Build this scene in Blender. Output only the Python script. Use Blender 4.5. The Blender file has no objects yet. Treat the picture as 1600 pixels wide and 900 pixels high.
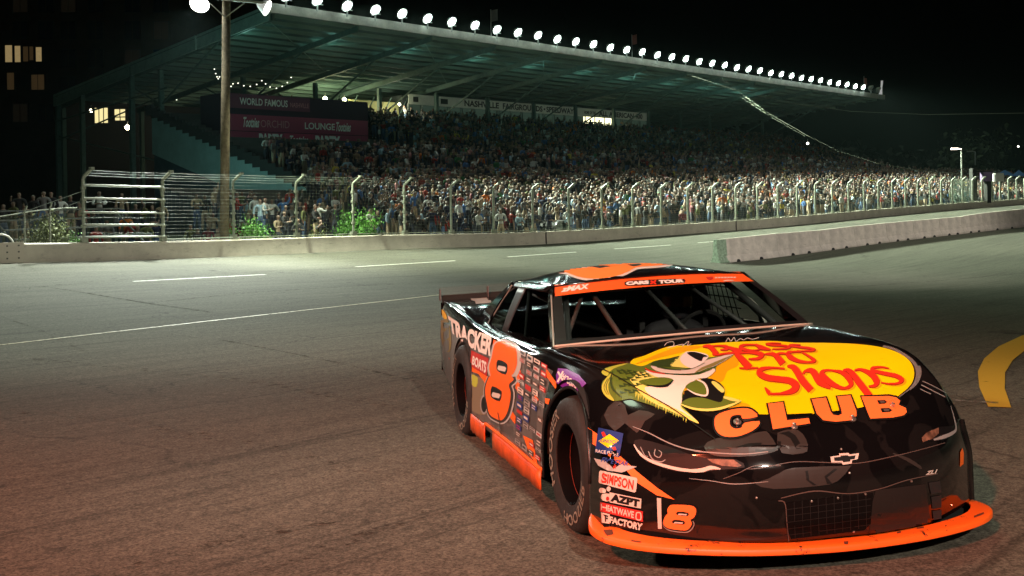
import bpy, bmesh, math, random
import numpy as np
from mathutils import Vector, Matrix
from mathutils.bvhtree import BVHTree
R = math.radians
random.seed(7); rng = np.random.default_rng(7)
S = bpy.context.scene
COL = S.collection
# ------------------------------------------------------------------ camera, night sky, exposure
F, CX0, CY0, ROLL, HC = 1600.0, 800.0, 300.0, .016, 1.54
cam = bpy.data.cameras.new('camera'); camo = bpy.data.objects.new('camera', cam); COL.objects.link(camo)
cam.sensor_width = 36; cam.lens = 36 * F / 1600; cam.shift_y = -(450 - CY0) / 1600
cam.clip_start = .05; cam.clip_end = 3000
camo.matrix_world = Matrix.Translation((0, 0, HC)) @ Matrix.Rotation(R(90), 4, 'X') @ Matrix.Rotation(-ROLL, 4, 'Z')
S.camera = camo
W = bpy.data.worlds.new('World'); S.world = W; W.use_nodes = True
nt = W.node_tree; bgn = nt.nodes['Background']
sky = nt.nodes.new('ShaderNodeTexSky'); sky.sky_type = 'NISHITA'; sky.sun_disc = False
sky.sun_elevation = R(-4); sky.sun_rotation = R(200); sky.air_density = 1.3
nt.links.new(sky.outputs[0], bgn.inputs[0]); bgn.inputs[1].default_value = .006
S.view_settings.view_transform = 'Standard'; S.view_settings.look = 'None'
S.view_settings.exposure = 0; S.view_settings.gamma = 1
cy = S.cycles
cy.use_denoising = True; cy.max_bounces = 6; cy.diffuse_bounces = 2; cy.glossy_bounces = 4
cy.transparent_max_bounces = 24; cy.sample_clamp_indirect = 4; cy.caustics_reflective = False; cy.caustics_refractive = False

LS = 1.0
def lamp(kind, name, loc, target=None, energy=100, color=(1, 1, 1), size=.3, spot=None, blend=.5):
    l = bpy.data.lights.new(name, kind); o = bpy.data.objects.new(name, l); COL.objects.link(o)
    l.energy = energy * LS; l.color = color; o.location = loc
    if kind in ('POINT', 'SPOT'): l.shadow_soft_size = size
    if kind == 'SPOT': l.spot_size = R(spot or 60); l.spot_blend = blend
    if kind == 'AREA': l.size = size
    if target is not None: o.rotation_euler = (Vector(target) - Vector(loc)).to_track_quat('-Z', 'Y').to_euler()
    return o
def Wp(px, py, Y):
    """world point seen at photo position px,py at depth Y"""
    A = px - CX0; B = CY0 - py; c, s = math.cos(ROLL), math.sin(ROLL)
    a = A * c + B * s; b = -A * s + B * c
    return Vector((a * Y / F, Y, HC + b * Y / F))
# the summed light of the roof-edge floodlights falls steeply on track, walls and lower rows
sun = bpy.data.lights.new('stadium_light', 'SUN'); suno = bpy.data.objects.new('stadium_light', sun); COL.objects.link(suno)
sun.energy = .55; sun.color = (.74, 1, .70); sun.angle = R(14); suno.rotation_euler = Vector((.744 * .36, -.668 * .36, -1)).to_track_quat('-Z', 'Y').to_euler()
# track light towers behind the camera (outside the photo, they light the near asphalt)
lamp('SPOT', 'infield_floodlight', (-7, -9, 10), (-2.6, 2.6, 0), 24000, (1, .14, .06), .3, 52, 1)
lamp('SPOT', 'infield_floodlight', (4, -9, 9), (1.6, 4.6, .5), 9500, (1, .84, .70), .18, 36, .9)
lamp('SPOT', 'infield_floodlight', (-15, 1, 8), (.6, 6.8, .5), 9000, (1, .86, .70), .3, 18, .8)
lamp('SPOT', 'infield_floodlight', (2, 20, 8), (21, 53, -.4), 17000, (1, .93, .86), .4, 50, .9)  # extra unseen spot ahead of the camera, added to lighten the barrier row

# ------------------------------------------------------------------ helpers
def tag(o, label=None, cat=None, group=None, kind=None):
    if label: o['label'] = label
    if cat: o['category'] = cat
    if group: o['group'] = group
    if kind: o['kind'] = kind
    return o
def empty(name, loc=(0, 0, 0), rz=0, **k):
    o = bpy.data.objects.new(name, None); COL.objects.link(o); o.location = loc; o.rotation_euler = (0, 0, rz)
    o.empty_display_size = .2
    return tag(o, **k)
class MB:
    def __init__(s): s.v = []; s.f = []; s.m = []
    def add(s, vs, fs, mi=0):
        b = len(s.v); s.v += [tuple(x) for x in vs]; s.f += [tuple(i + b for i in f) for f in fs]; s.m += [mi] * len(fs)
    def box(s, c, d, rz=0, mi=0, M=None):
        hx, hy, hz = d[0] / 2, d[1] / 2, d[2] / 2; cs, sn = math.cos(rz), math.sin(rz); vs = []
        for x, y, z in [(-hx, -hy, -hz), (hx, -hy, -hz), (hx, hy, -hz), (-hx, hy, -hz), (-hx, -hy, hz), (hx, -hy, hz), (hx, hy, hz), (-hx, hy, hz)]:
            p = Vector((x, y, z)) if M is None else M @ Vector((x, y, z))
            vs.append((c[0] + p.x * cs - p.y * sn, c[1] + p.x * sn + p.y * cs, c[2] + p.z))
        s.add(vs, [(3, 2, 1, 0), (4, 5, 6, 7), (0, 1, 5, 4), (1, 2, 6, 5), (2, 3, 7, 6), (3, 0, 4, 7)], mi)
    def tube(s, pts, r, n=8, mi=0, cap=True):
        pts = [Vector(p) for p in pts]; rr = r if isinstance(r, (list, tuple)) else [r] * len(pts); rings = []; u = None
        for i, p in enumerate(pts):
            t = (pts[min(i + 1, len(pts) - 1)] - pts[max(i - 1, 0)]).normalized()
            if u is None:
                a = Vector((0, 0, 1)) if abs(t.z) < .9 else Vector((1, 0, 0)); u = t.cross(a).normalized()
            u = (u - t * u.dot(t)).normalized(); w = t.cross(u)
            rings.append([p + (u * math.cos(2 * math.pi * k / n) + w * math.sin(2 * math.pi * k / n)) * rr[i] for k in range(n)])
        vs = [q for g in rings for q in g]; fs = []
        for i in range(len(pts) - 1):
            for k in range(n):
                a = i * n + k; b = i * n + (k + 1) % n; fs.append((a, b, b + n, a + n))
        if cap: fs.append(tuple(range(n))[::-1]); fs.append(tuple(range((len(pts) - 1) * n, len(pts) * n)))
        s.add(vs, fs, mi)
    def prism(s, poly, fn0, fn1, mi=0):
        n = len(poly); vs = [fn0(*p) for p in poly] + [fn1(*p) for p in poly]
        s.add(vs, [tuple(range(n))[::-1], tuple(range(n, 2 * n))] + [(i, (i + 1) % n, (i + 1) % n + n, i + n) for i in range(n)], mi)
    def grid(s, fn, nu, nv, mi=0, closeu=False):
        vs = [fn(i / nu, j / nv) for i in range(nu + (0 if closeu else 1)) for j in range(nv + 1)]
        fs = []
        for i in range(nu):
            for j in range(nv):
                a = i * (nv + 1) + j; b = ((i + 1) % nu if closeu else i + 1) * (nv + 1) + j
                fs.append((a, b, b + 1, a + 1))
        s.add(vs, fs, mi)
    def revolve(s, prof, axis_o, ax, ay, az, n=48, mi=0):
        """prof: (radius, along az)"""
        def fn(i, j):
            a = 2 * math.pi * i; k = min(int(round(j * (len(prof) - 1))), len(prof) - 1); r, h = prof[k]
            return Vector(axis_o) + Vector(ax) * (r * math.cos(a)) + Vector(ay) * (r * math.sin(a)) + Vector(az) * h
        s.grid(fn, n, len(prof) - 1, mi, True)
    def build(s, name, mats, parent=None, smooth=False, fix=False):
        me = bpy.data.meshes.new(name); me.from_pydata([tuple(v) for v in s.v], [], s.f)
        mats = mats if isinstance(mats, (list, tuple)) else [mats]
        for m in mats: me.materials.append(m)
        if len(mats) > 1: me.polygons.foreach_set('material_index', s.m)
        if fix:
            bm = bmesh.new(); bm.from_mesh(me); bmesh.ops.recalc_face_normals(bm, faces=bm.faces); bm.to_mesh(me); bm.free()
        if smooth:
            me.polygons.foreach_set('use_smooth', [True] * len(me.polygons))
            if smooth != True: me.set_sharp_from_angle(angle=R(smooth))
        me.update()
        o = bpy.data.objects.new(name, me); COL.objects.link(o)
        if parent: o.parent = parent
        return o
MATS = {}
def mat(name, col, rough=.6, metal=0, coat=0, emis=None, es=0, noise=None, bump=None, spec=None, alpha=None):
    """noise=(scale, amount[, second colour]) varies colour; bump=(scale, strength)"""
    if name in MATS: return MATS[name]
    m = bpy.data.materials.new(name); m.use_nodes = True; n = m.node_tree; b = n.nodes['Principled BSDF']
    b.inputs['Base Color'].default_value = (*col, 1); b.inputs['Roughness'].default_value = rough
    b.inputs['Metallic'].default_value = metal; b.inputs['Coat Weight'].default_value = coat
    if spec is not None: b.inputs['Specular IOR Level'].default_value = spec
    b.inputs['Coat Roughness'].default_value = .06
    if emis: b.inputs['Emission Color'].default_value = (*emis, 1); b.inputs['Emission Strength'].default_value = es
    if alpha is not None: b.inputs['Alpha'].default_value = alpha
    if noise:
        tc = n.nodes.new('ShaderNodeTexCoord'); t = n.nodes.new('ShaderNodeTexNoise'); t.inputs['Scale'].default_value = noise[0]
        t.inputs['Detail'].default_value = 6; t.inputs['Roughness'].default_value = .65
        r = n.nodes.new('ShaderNodeValToRGB'); r.color_ramp.elements[0].position = .35; r.color_ramp.elements[1].position = .65
        c2 = noise[2] if len(noise) > 2 else tuple(max(0, c * (1 - noise[1])) for c in col)
        r.color_ramp.elements[0].color = (*c2, 1); r.color_ramp.elements[1].color = (*col, 1)
        n.links.new(tc.outputs['Object'], t.inputs['Vector']); n.links.new(t.outputs[0], r.inputs[0]); n.links.new(r.outputs[0], b.inputs['Base Color'])
    if bump:
        tc = n.nodes.new('ShaderNodeTexCoord'); t = n.nodes.new('ShaderNodeTexNoise'); t.inputs['Scale'].default_value = bump[0]; t.inputs['Detail'].default_value = 5
        bp = n.nodes.new('ShaderNodeBump'); bp.inputs['Strength'].default_value = bump[1]; bp.inputs['Distance'].default_value = .02
        n.links.new(tc.outputs['Object'], t.inputs['Vector']); n.links.new(t.outputs[0], bp.inputs['Height']); n.links.new(bp.outputs[0], b.inputs['Normal'])
    MATS[name] = m
    return m
def thin_glass(name, tint=(.8, .85, .85), refl=.12, rough=.03):
    m = bpy.data.materials.new(name); m.use_nodes = True; n = m.node_tree; n.nodes.clear()
    out = n.nodes.new('ShaderNodeOutputMaterial'); mx = n.nodes.new('ShaderNodeMixShader'); tr = n.nodes.new('ShaderNodeBsdfTransparent')
    gl = n.nodes.new('ShaderNodeBsdfGlossy'); fr = n.nodes.new('ShaderNodeFresnel'); fr.inputs[0].default_value = 1.5
    ma = n.nodes.new('ShaderNodeMath'); ma.operation = 'MULTIPLY_ADD'; ma.inputs[1].default_value = 1.0; ma.inputs[2].default_value = refl - .04
    tr.inputs[0].default_value = (*tint, 1); gl.inputs['Roughness'].default_value = rough
    n.links.new(fr.outputs[0], ma.inputs[0]); n.links.new(ma.outputs[0], mx.inputs[0]); n.links.new(tr.outputs[0], mx.inputs[1]); n.links.new(gl.outputs[0], mx.inputs[2]); n.links.new(mx.outputs[0], out.inputs[0])
    return m
def lerp(a, b, t): return a + (b - a) * t
def sm(t): t = min(1, max(0, t)); return t * t * (3 - 2 * t)
def tab(keys, x):
    """smooth interpolation in a table of (x, value)"""
    if x <= keys[0][0]: return keys[0][1]
    if x >= keys[-1][0]: return keys[-1][1]
    for i in range(len(keys) - 1):
        if x <= keys[i + 1][0]: break
    x0, y0 = keys[i]; x1, y1 = keys[i + 1]; h = x1 - x0; t = (x - x0) / h
    d = (y1 - y0) / h
    dl = (y0 - keys[i - 1][1]) / (x0 - keys[i - 1][0]) if i > 0 else d
    dr = (keys[i + 2][1] - y1) / (keys[i + 2][0] - x1) if i + 2 < len(keys) else d
    m0 = 0 if dl * d <= 0 else 2 * dl * d / (dl + d); m1 = 0 if dr * d <= 0 else 2 * dr * d / (dr + d)
    return (2 * t**3 - 3 * t**2 + 1) * y0 + (t**3 - 2 * t**2 + t) * h * m0 + (-2 * t**3 + 3 * t**2) * y1 + (t**3 - t**2) * h * m1
# ------------------------------------------------------------------ terrain: near plane falls away, the far wall stands on the banking
def s_wall(x): return 49.2 - .022 * x                       # photo pixels per metre along the outer wall
DW = Vector((.668, .744, 0)); NW = Vector((-.744, .668, 0)) # along the wall, away from the track
def wall_pt(x, y):
    return Wp(x, y, F / s_wall(x))
WB = [(-60, 413.5), (0, 412), (100, 409.5), (200, 407), (300, 403.5), (400, 399), (500, 394.5), (600, 390), (700, 387), (800, 384), (900, 378.5), (1000, 371.5), (1100, 364), (1200, 356), (1300, 346.5), (1400, 336.5), (1500, 327.5), (1600, 319.5), (1700, 311)]
wall_base = [wall_pt(*p) for p in WB]
ctrl = [(p.x, p.y, p.z) for p in wall_base]
for X, Y in [(-8, 1), (0, 0), (8, 1), (-4, 6), (4, 6), (0, 12), (-7, 12), (8, 12), (0, -8), (-14, -4), (14, -4)]: ctrl.append((X, Y, -.0404 * Y + .009))
for px, py, s in [(1125, 412, 34.6), (1360, 382, 30.4), (1600, 355, 26.2)]:
    p = Wp(px, py, F / s); ctrl.append((p.x, p.y, p.z))
ctrl = np.array(ctrl)
def _U(r2): return np.where(r2 > 0, r2 * np.log(r2 + 1e-12), 0) * .5
_n = len(ctrl); _d = ((ctrl[:, None, :2] - ctrl[None, :, :2])**2).sum(2)
_A = np.zeros((_n + 3, _n + 3)); _A[:_n, :_n] = _U(_d) + np.eye(_n) * 6
_A[:_n, _n] = 1; _A[:_n, _n + 1:] = ctrl[:, :2]; _A[_n, :_n] = 1; _A[_n + 1:, :_n] = ctrl[:, :2].T
_w = np.linalg.solve(_A, np.concatenate([ctrl[:, 2], np.zeros(3)]))
def gz(X, Y):
    X = np.atleast_1d(np.asarray(X, float)); Y = np.atleast_1d(np.asarray(Y, float))
    z = _w[_n] + _w[_n + 1] * X + _w[_n + 2] * Y
    for i in range(_n): z = z + _w[i] * _U((X - ctrl[i, 0])**2 + (Y - ctrl[i, 1])**2)
    # the flat near the car is exactly the plane the car stands on
    k = np.clip(1 - (np.hypot(X - .8, Y - 5.5) - 5) / 8, 0, 1); k = k * k * (3 - 2 * k)
    return z * (1 - k) + (-.0404 * Y + .009) * k
def G(px, py, lift=0):
    """point of the ground seen at a photo position"""
    lo, hi = 1.5, 160.0
    ys = np.geomspace(lo, hi, 400); P = [Wp(px, py, y) for y in ys]
    z = gz([p.x for p in P], [p.y for p in P]); d = np.array([p.z for p in P]) - z
    i = int(np.argmax(d < 0)) if (d < 0).any() else len(ys) - 1
    a, b = ys[i - 1], ys[i]
    for _ in range(24):
        m = (a + b) / 2; p = Wp(px, py, m)
        if p.z - gz(p.x, p.y)[0] > 0: a = m
        else: b = m
    p = Wp(px, py, a); return Vector((p.x, p.y, float(gz(p.x, p.y)[0]) + lift))
P0 = wall_pt(137, 409); P0.z = 0
def TM(t, m, z=0): p = P0 + DW * t + NW * m; return Vector((p.x, p.y, z))   # t metres along the wall, m metres behind it

# floodlights of the infield poles light the track, the walls and the lowest rows
for _t, _e in ((-6, 1), (16, 1), (38, .8), (60, .6), (84, .35), (108, .25)):
    lamp('SPOT', 'infield_floodlight', TM(_t, -33, 11), TM(_t, -12, -1.2), 9500 * _e, (1, .93, .80), .5, 60, .8)
def asphalt(name, base, dark, tint):
    m = bpy.data.materials.new(name); m.use_nodes = True; n = m.node_tree; b = n.nodes['Principled BSDF']; L = n.links.new
    N = n.nodes.new; tc = N('ShaderNodeTexCoord')
    def noise(sc, det=4, ro=.6, vec=None, dist=0):
        t = N('ShaderNodeTexNoise'); t.inputs['Scale'].default_value = sc; t.inputs['Detail'].default_value = det; t.inputs['Roughness'].default_value = ro; t.inputs['Distortion'].default_value = dist
        L(vec or tc.outputs['Object'], t.inputs['Vector']); return t.outputs[0]
    def ramp(src, p0, c0, p1, c1):
        r = N('ShaderNodeValToRGB'); r.color_ramp.elements[0].position = p0; r.color_ramp.elements[1].position = p1
        r.color_ramp.elements[0].color = (*c0, 1); r.color_ramp.elements[1].color = (*c1, 1); L(src, r.inputs[0]); return r.outputs[0]
    def mix(a, bb, f=None, mode='MIX', fac=.5):
        x = N('ShaderNodeMix'); x.data_type = 'RGBA'; x.blend_type = mode; x.inputs[0].default_value = fac
        if f is not None: L(f, x.inputs[0])
        L(a, x.inputs[6]); L(bb, x.inputs[7]); return x.outputs[2]
    mp = N('ShaderNodeMapping'); mp.inputs['Rotation'].default_value = (0, 0, -math.atan2(DW.y, DW.x)); L(tc.outputs['Object'], mp.inputs[0])
    mp2 = N('ShaderNodeMapping'); mp2.inputs['Scale'].default_value = (.05, 1.1, 1); L(mp.outputs[0], mp2.inputs[0])
    g = (1, 1, 1)
    big = ramp(noise(.16, 8, .62), .25, dark, .75, base)
    agg = ramp(noise(60, 2, .8), .36, (.46,) * 3, .64, (1.5,) * 3)
    c = mix(big, agg, mode='MULTIPLY', fac=.9)
    ag2 = ramp(noise(17, 3, .8), .34, (.60,) * 3, .62, (1.3,) * 3); c = mix(c, ag2, mode='MULTIPLY', fac=.8)
    st = ramp(noise(2.6, 8, .75, mp2.outputs[0]), .35, (.72,) * 3, .62, (1.06,) * 3); c = mix(c, st, mode='MULTIPLY', fac=.8)   # tyre wear along the track
    mp3 = N('ShaderNodeMapping'); mp3.inputs['Scale'].default_value = (.09, 3.5, 1); mp3.inputs['Rotation'].default_value = (0, 0, .22); L(mp.outputs[0], mp3.inputs[0])
    s2 = ramp(noise(2.6, 4, .6, mp3.outputs[0]), .30, (.42,) * 3, .44, g); c = mix(c, s2, mode='MULTIPLY', fac=.7)
    vo = N('ShaderNodeTexVoronoi'); vo.feature = 'DISTANCE_TO_EDGE'; vo.inputs['Scale'].default_value = .42
    dn = N('ShaderNodeTexNoise'); dn.inputs['Scale'].default_value = 1.3; dn.inputs['Detail'].default_value = 6
    va = N('ShaderNodeVectorMath'); va.operation = 'MULTIPLY_ADD'; va.inputs[1].default_value = (1.3, 1.3, 0)
    L(tc.outputs['Object'], dn.inputs['Vector']); L(dn.outputs['Color'], va.inputs[0]); L(tc.outputs['Object'], va.inputs[2]); L(va.outputs[0], vo.inputs['Vector'])
    cr = ramp(vo.outputs['Distance'], .002, (.40,) * 3, .008, g)
    msk = ramp(noise(.35, 3), .50, (0,) * 3, .58, g)
    c = mix(c, mix(c, cr, mode='MULTIPLY', fac=1), msk)
    sp = ramp(noise(7, 2, .5), .24, (.35,) * 3, .285, g); c = mix(c, sp, mode='MULTIPLY', fac=.7)
    L(c, b.inputs['Base Color'])
    b.inputs['Roughness'].default_value = .92
    b.inputs['Specular IOR Level'].default_value = .2
    bp = N('ShaderNodeBump'); bp.inputs['Strength'].default_value = .35; bp.inputs['Distance'].default_value = .006
    L(noise(45, 3, .7), bp.inputs['Height']); L(bp.outputs[0], b.inputs['Normal'])
    return m
M_asph = asphalt('asphalt', (.130, .128, .100), (.088, .087, .070), None)
def track_sheet():
    ts = np.concatenate([np.linspace(-40, 60, 101), np.linspace(61, 190, 90)]); ms = -np.concatenate([np.linspace(-.3, 20, 42), np.linspace(20.5, 70, 90)])
    T, Mm = np.meshgrid(ts, ms, indexing='ij'); X = P0.x + DW.x * T + NW.x * Mm; Y = P0.y + DW.y * T + NW.y * Mm
    Z = gz(X.ravel(), Y.ravel()).reshape(X.shape)
    vs = np.stack([X, Y, Z], 2).reshape(-1, 3).tolist(); nj = len(ms); fs = []
    for i in range(len(ts) - 1):
        for j in range(nj - 1):
            a = i * nj + j; fs.append((a, a + nj, a + nj + 1, a + 1))
    b = MB(); b.add(vs, fs); o = b.build('track', M_asph, smooth=True); tag(o, kind='structure')
    return o
track_sheet()
b = MB(); b.add([(-900, -300, -4.2), (900, -300, -4.2), (900, 1500, -4.2), (-900, 1500, -4.2)], [(0, 1, 2, 3)])
tag(b.build('ground', mat('far_ground', (.02, .022, .016), .95, noise=(.05, .4))), kind='structure')
def ribbon(name, pts, w, m, lift=.006, wn=None):
    """a painted line on the asphalt through photo positions"""
    Q = []
    for i in range(len(pts) - 1):
        (x0, y0), (x1, y1) = pts[i][:2], pts[i + 1][:2]; k = max(2, int(abs(x1 - x0) / 25))
        for j in range(k): Q.append((lerp(x0, x1, j / k), lerp(y0, y1, j / k)))
    Q.append(pts[-1][:2]); P = [G(*q) for q in Q]; vs = []; n = len(P)
    for i, p in enumerate(P):
        t = (P[min(i + 1, n - 1)] - P[max(i - 1, 0)]); t.z = 0; t.normalize(); sd = Vector((-t.y, t.x, 0))
        ww = w if wn is None else lerp(w, wn, i / (n - 1))
        for k in (-.5, 0, .5):
            q = p + sd * ww * k; vs.append((q.x, q.y, float(gz(q.x, q.y)[0]) + lift))
    b = MB(); fs = []
    for i in range(n - 1):
        for k in range(2): a = i * 3 + k; fs.append((a, a + 3, a + 4, a + 1))
    b.add(vs, fs); return tag(b.build(name, m), kind='structure')
def worn(name, c, dens=.5):
    m = mat(name, c, .6); n = m.node_tree; b = n.nodes['Principled BSDF']; tc = n.nodes.new('ShaderNodeTexCoord')
    t = n.nodes.new('ShaderNodeTexNoise'); t.inputs['Scale'].default_value = 14; t.inputs['Detail'].default_value = 8; t.inputs['Roughness'].default_value = .75
    mp = n.nodes.new('ShaderNodeMapping'); mp.inputs['Scale'].default_value = (.5, 1, 1)
    r = n.nodes.new('ShaderNodeValToRGB'); r.color_ramp.elements[0].position = dens - .05; r.color_ramp.elements[1].position = dens + .05
    n.links.new(tc.outputs['Object'], mp.inputs[0]); n.links.new(mp.outputs[0], t.inputs['Vector']); n.links.new(t.outputs[0], r.inputs[0]); n.links.new(r.outputs[0], b.inputs['Alpha'])
    return m
M_line = worn('worn_white_paint', (.62, .62, .55), .42); M_line2 = worn('faded_cream_paint', (.55, .50, .34), .43); M_yel = worn('worn_yellow_paint', (.62, .40, .03), .33)
M_faint = worn('faint_white_paint', (.3, .3, .27), .55)
for a, bq in [((208, 440), (415, 429)), ((556, 417), (711, 407.5)), ((793, 401.5), (900, 394)), ((960, 389), (1048, 383)), ((1090, 379.5), (1122, 377))]: ribbon('lane_dash', [a, bq], .13, M_line)
ribbon('edge_line', [(-60, 546), (0, 539.5), (150, 522), (300, 505), (450, 488), (600, 471), (686, 461)], .085, M_line2)
ribbon('faint_line', [(1190, 473), (1290, 470), (1420, 466), (1640, 461)], .07, M_faint)
ribbon('faint_line', [(1488, 626), (1560, 630)], .10, M_faint)
ribbon('yellow_line', [(1562, 637), (1550, 607), (1549, 582), (1560, 562), (1583, 543), (1620, 526), (1680, 508)], .175, M_yel, wn=.42)
def rubber(m): b_ = m.node_tree.nodes['Principled BSDF']; b_.inputs['Roughness'].default_value = 1; b_.inputs['Specular IOR Level'].default_value = 0; return m
M_skid = rubber(worn('rubber_mark', (.052, .050, .044), .55)); M_skid2 = rubber(worn('faint_rubber_mark', (.058, .055, .046), .60))
for pts, w_, m_ in (([(66, 447), (164, 463), (230, 474), (330, 488)], .10, M_skid), ([(230, 474), (369, 459), (553, 447), (700, 440)], .09, M_skid), ([(344, 531), (430, 547), (533, 568), (650, 596)], .05, M_skid), ([(260, 523), (340, 531)], .05, M_skid2), ([(0, 494), (60, 515), (130, 548)], .06, M_skid2), ([(40, 560), (200, 575), (420, 600), (640, 640)], .16, M_skid2), ([(-20, 640), (180, 655), (420, 700), (600, 752)], .14, M_skid2),
    ([(1200, 455), (1320, 449), (1450, 440), (1620, 425)], .14, M_skid), ([(1190, 430), (1380, 420), (1620, 396)], .2, M_skid2), ([(1290, 500), (1420, 492), (1620, 470)], .10, M_skid2), ([(1180, 438), (1300, 430), (1420, 428)], .08, M_skid), ([(0, 455), (150, 440), (420, 425), (640, 414)], .3, M_skid2), ([(640, 432), (800, 418), (1000, 404), (1120, 396)], .3, M_skid2), ([(1420, 640), (1500, 636), (1610, 622)], .03, M_skid), ([(150, 905), (330, 850), (520, 815)], .10, M_skid2), ([(380, 905), (560, 840), (680, 800)], .10, M_skid2)):
    ribbon('tyre_mark', pts, w_, m_, lift=.003)
# ------------------------------------------------------------------ outer retaining wall
M_conc = mat('painted_concrete', (.60, .56, .47), .8, noise=(1.1, .22), bump=(9, .25))
def stain(m, sx=.25, lo=.52, hi=.60, col=(.10, .09, .08), fac=.8):
    n = m.node_tree; b = n.nodes['Principled BSDF']; src = b.inputs['Base Color'].links[0].from_socket; N = n.nodes.new; L = n.links.new
    tc = N('ShaderNodeTexCoord'); mp = N('ShaderNodeMapping'); mp.inputs['Rotation'].default_value = (0, 0, -math.atan2(DW.y, DW.x)); mp.inputs['Scale'].default_value = (sx, 1, 2.2); t = N('ShaderNodeTexNoise'); t.inputs['Scale'].default_value = 3.2; t.inputs['Detail'].default_value = 9; t.inputs['Roughness'].default_value = .72
    r = N('ShaderNodeValToRGB'); r.color_ramp.elements[0].position = lo; r.color_ramp.elements[1].position = hi; x = N('ShaderNodeMix'); x.data_type = 'RGBA'; mu = N('ShaderNodeMath'); mu.operation = 'MULTIPLY'; mu.inputs[1].default_value = fac
    L(tc.outputs['Object'], mp.inputs[0]); L(mp.outputs[0], t.inputs['Vector']); L(t.outputs[0], r.inputs[0]); L(r.outputs[0], mu.inputs[0]); L(mu.outputs[0], x.inputs[0]); L(src, x.inputs[6]); x.inputs[7].default_value = (*col, 1); L(x.outputs[2], b.inputs['Base Color'])
stain(M_conc, .18, .56, .70, (.16, .14, .12), .55)
def wall_mesh():
    xs = list(range(-120, 1900, 20)); WBx = [p[0] for p in WB]; tops = {}
    yb = lambda x: float(np.interp(x, WBx, [p[1] for p in WB])) if x <= 1700 else 311 - (x - 1700) * .085
    vs = []; 
    sec = [(-.12, -.35), (0, -.02), (.03, .60), (.07, .64), (.27, .64), (.30, .60), (.30, -1.0)]
    for x in xs:
        p = wall_pt(x, yb(x)) if x < 1960 else None
        z = float(gz(p.x, p.y)[0])
        for m, h in sec: q = p + NW * m; vs.append((q.x, q.y, z + h))
    b = MB(); n = len(sec); fs = []
    for i in range(len(xs) - 1):
        for j in range(n - 1): a = i * n + j; fs.append((a, a + n, a + n + 1, a + 1))
    b.add(vs, fs); return b, sec
b, sec = wall_mesh()
ow = b.build('retaining_wall', M_conc, smooth=35)
tag(ow, 'long low concrete wall bounding the banked track below the crowd', 'wall')
def wtop(x):
    yb = float(np.interp(x, [p[0] for p in WB], [p[1] for p in WB])); p = wall_pt(x, yb); return Vector((p.x, p.y, float(gz(p.x, p.y)[0]) + .64)) + NW * .17
b = MB()
p = wtop(10); rz = math.atan2(DW.y, DW.x)
b.box(p - NW * .22 + Vector((0, 0, -.30)), (1.05, .04, .66), rz)
for i in range(3):
    for j in range(3): b.box(p - NW * .245 + DW * (-.36 + .36 * i) + Vector((0, 0, -.08 - .2 * j)), (.05, .02, .05), rz, 1)
b.build('end_plate', [mat('cream_steel', (.55, .5, .42), .5), mat('bolt', (.1, .1, .09), .5)], ow)
for jx in (853, 1150):
    q = wtop(jx) - NW * .19; b = MB(); b.box(q + Vector((0, 0, -.34)), (.03, .06, .66), rz); b.build('joint', mat('dark_joint', (.06, .05, .045), .9), ow)
# hoop beside the end of the wall
b = MB(); q = wtop(12) + NW * .4
b.tube([q + DW * (.42 * math.cos(a)) + Vector((0, 0, -.1 + .38 * math.sin(a))) for a in np.linspace(0, math.pi, 14)], .035, 8)
tag(b.build('pipe_hoop', mat('white_pipe', (.6, .6, .55), .4), smooth=True), 'small white bent pipe hoop at the left end of the track wall', 'pipe')
# ------------------------------------------------------------------ catch fence
M_post = mat('fence_post_paint', (.34, .37, .29), .45, noise=(6, .35)); M_wire = mat('galvanised_wire', (.15, .17, .14), .6)
fence = empty('catch_fence', wtop(137), label='tall wire catch fence with bent white posts along the top of the track wall', cat='fence')
fi = Matrix.Translation(-Vector(fence.location))
class FB(MB):
    def build(s, *a, **k): s.v = [tuple(Vector(v) - Vector(fence.location)) for v in s.v]; return MB.build(s, *a, **k)
posts = []; t = 0.0
def xt(t):
    p = P0 + DW * t; return CX0 + F * p.x / p.y
k = 0
while True:
    x = xt(t)
    if x > 1640: break
    posts.append((t, wtop(x))); t += 2.92; k += 1
PH = 2.2
def bend(p, h): # the top leans in over the track
    if h < PH: return p + Vector((0, 0, h))
    return p - NW * (h - PH) * .75 + DW * (h - PH) * .35 + Vector((0, 0, PH + (h - PH) * .7))
for i, (t, p) in enumerate(posts):
    b = FB(); big = 1.35 if i < 2 else 1
    r = .045 * big + .0006 * t
    b.tube([p + Vector((0, 0, -.02)), p + Vector((0, 0, PH * .5)), bend(p, PH - .06), bend(p, PH + .03), bend(p, PH + .42)], [r, r, r, r, r], 8)
    b.box(p + Vector((0, 0, .09)), (.20, .2, .2), rz)
    for h in (.55, 1.0, 1.45, 1.85) if i < 6 else (): b.box(p + Vector((0, 0, h)), (.14, .14, .09), rz)
    b.box(bend(p, PH + .44), (.14, .14, .09), rz)
    b.build('post', M_post, fence, smooth=40)
hs = list(np.linspace(.06, PH - .02, 17))
b = FB()
for i in range(len(posts) - 1):
    (t0, p0), (t1, p1) = posts[i], posts[i + 1]; wr = .0030 + t0 * .00004
    hh = hs if i > 0 else hs[2::4]
    for h in hh + [PH + .1, PH + .22, PH + .34]:
        if t0 > 45 and h > PH: continue
        sag = .015
        b.tube([bend(p0, h) - NW * .05, (bend(p0, h) + bend(p1, h)) / 2 - NW * .05 - Vector((0, 0, sag)), bend(p1, h) - NW * .05], wr * (1.5 if h > PH else 1), 4, cap=False)
b.build('wires', M_wire, fence)
b = FB()
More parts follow.
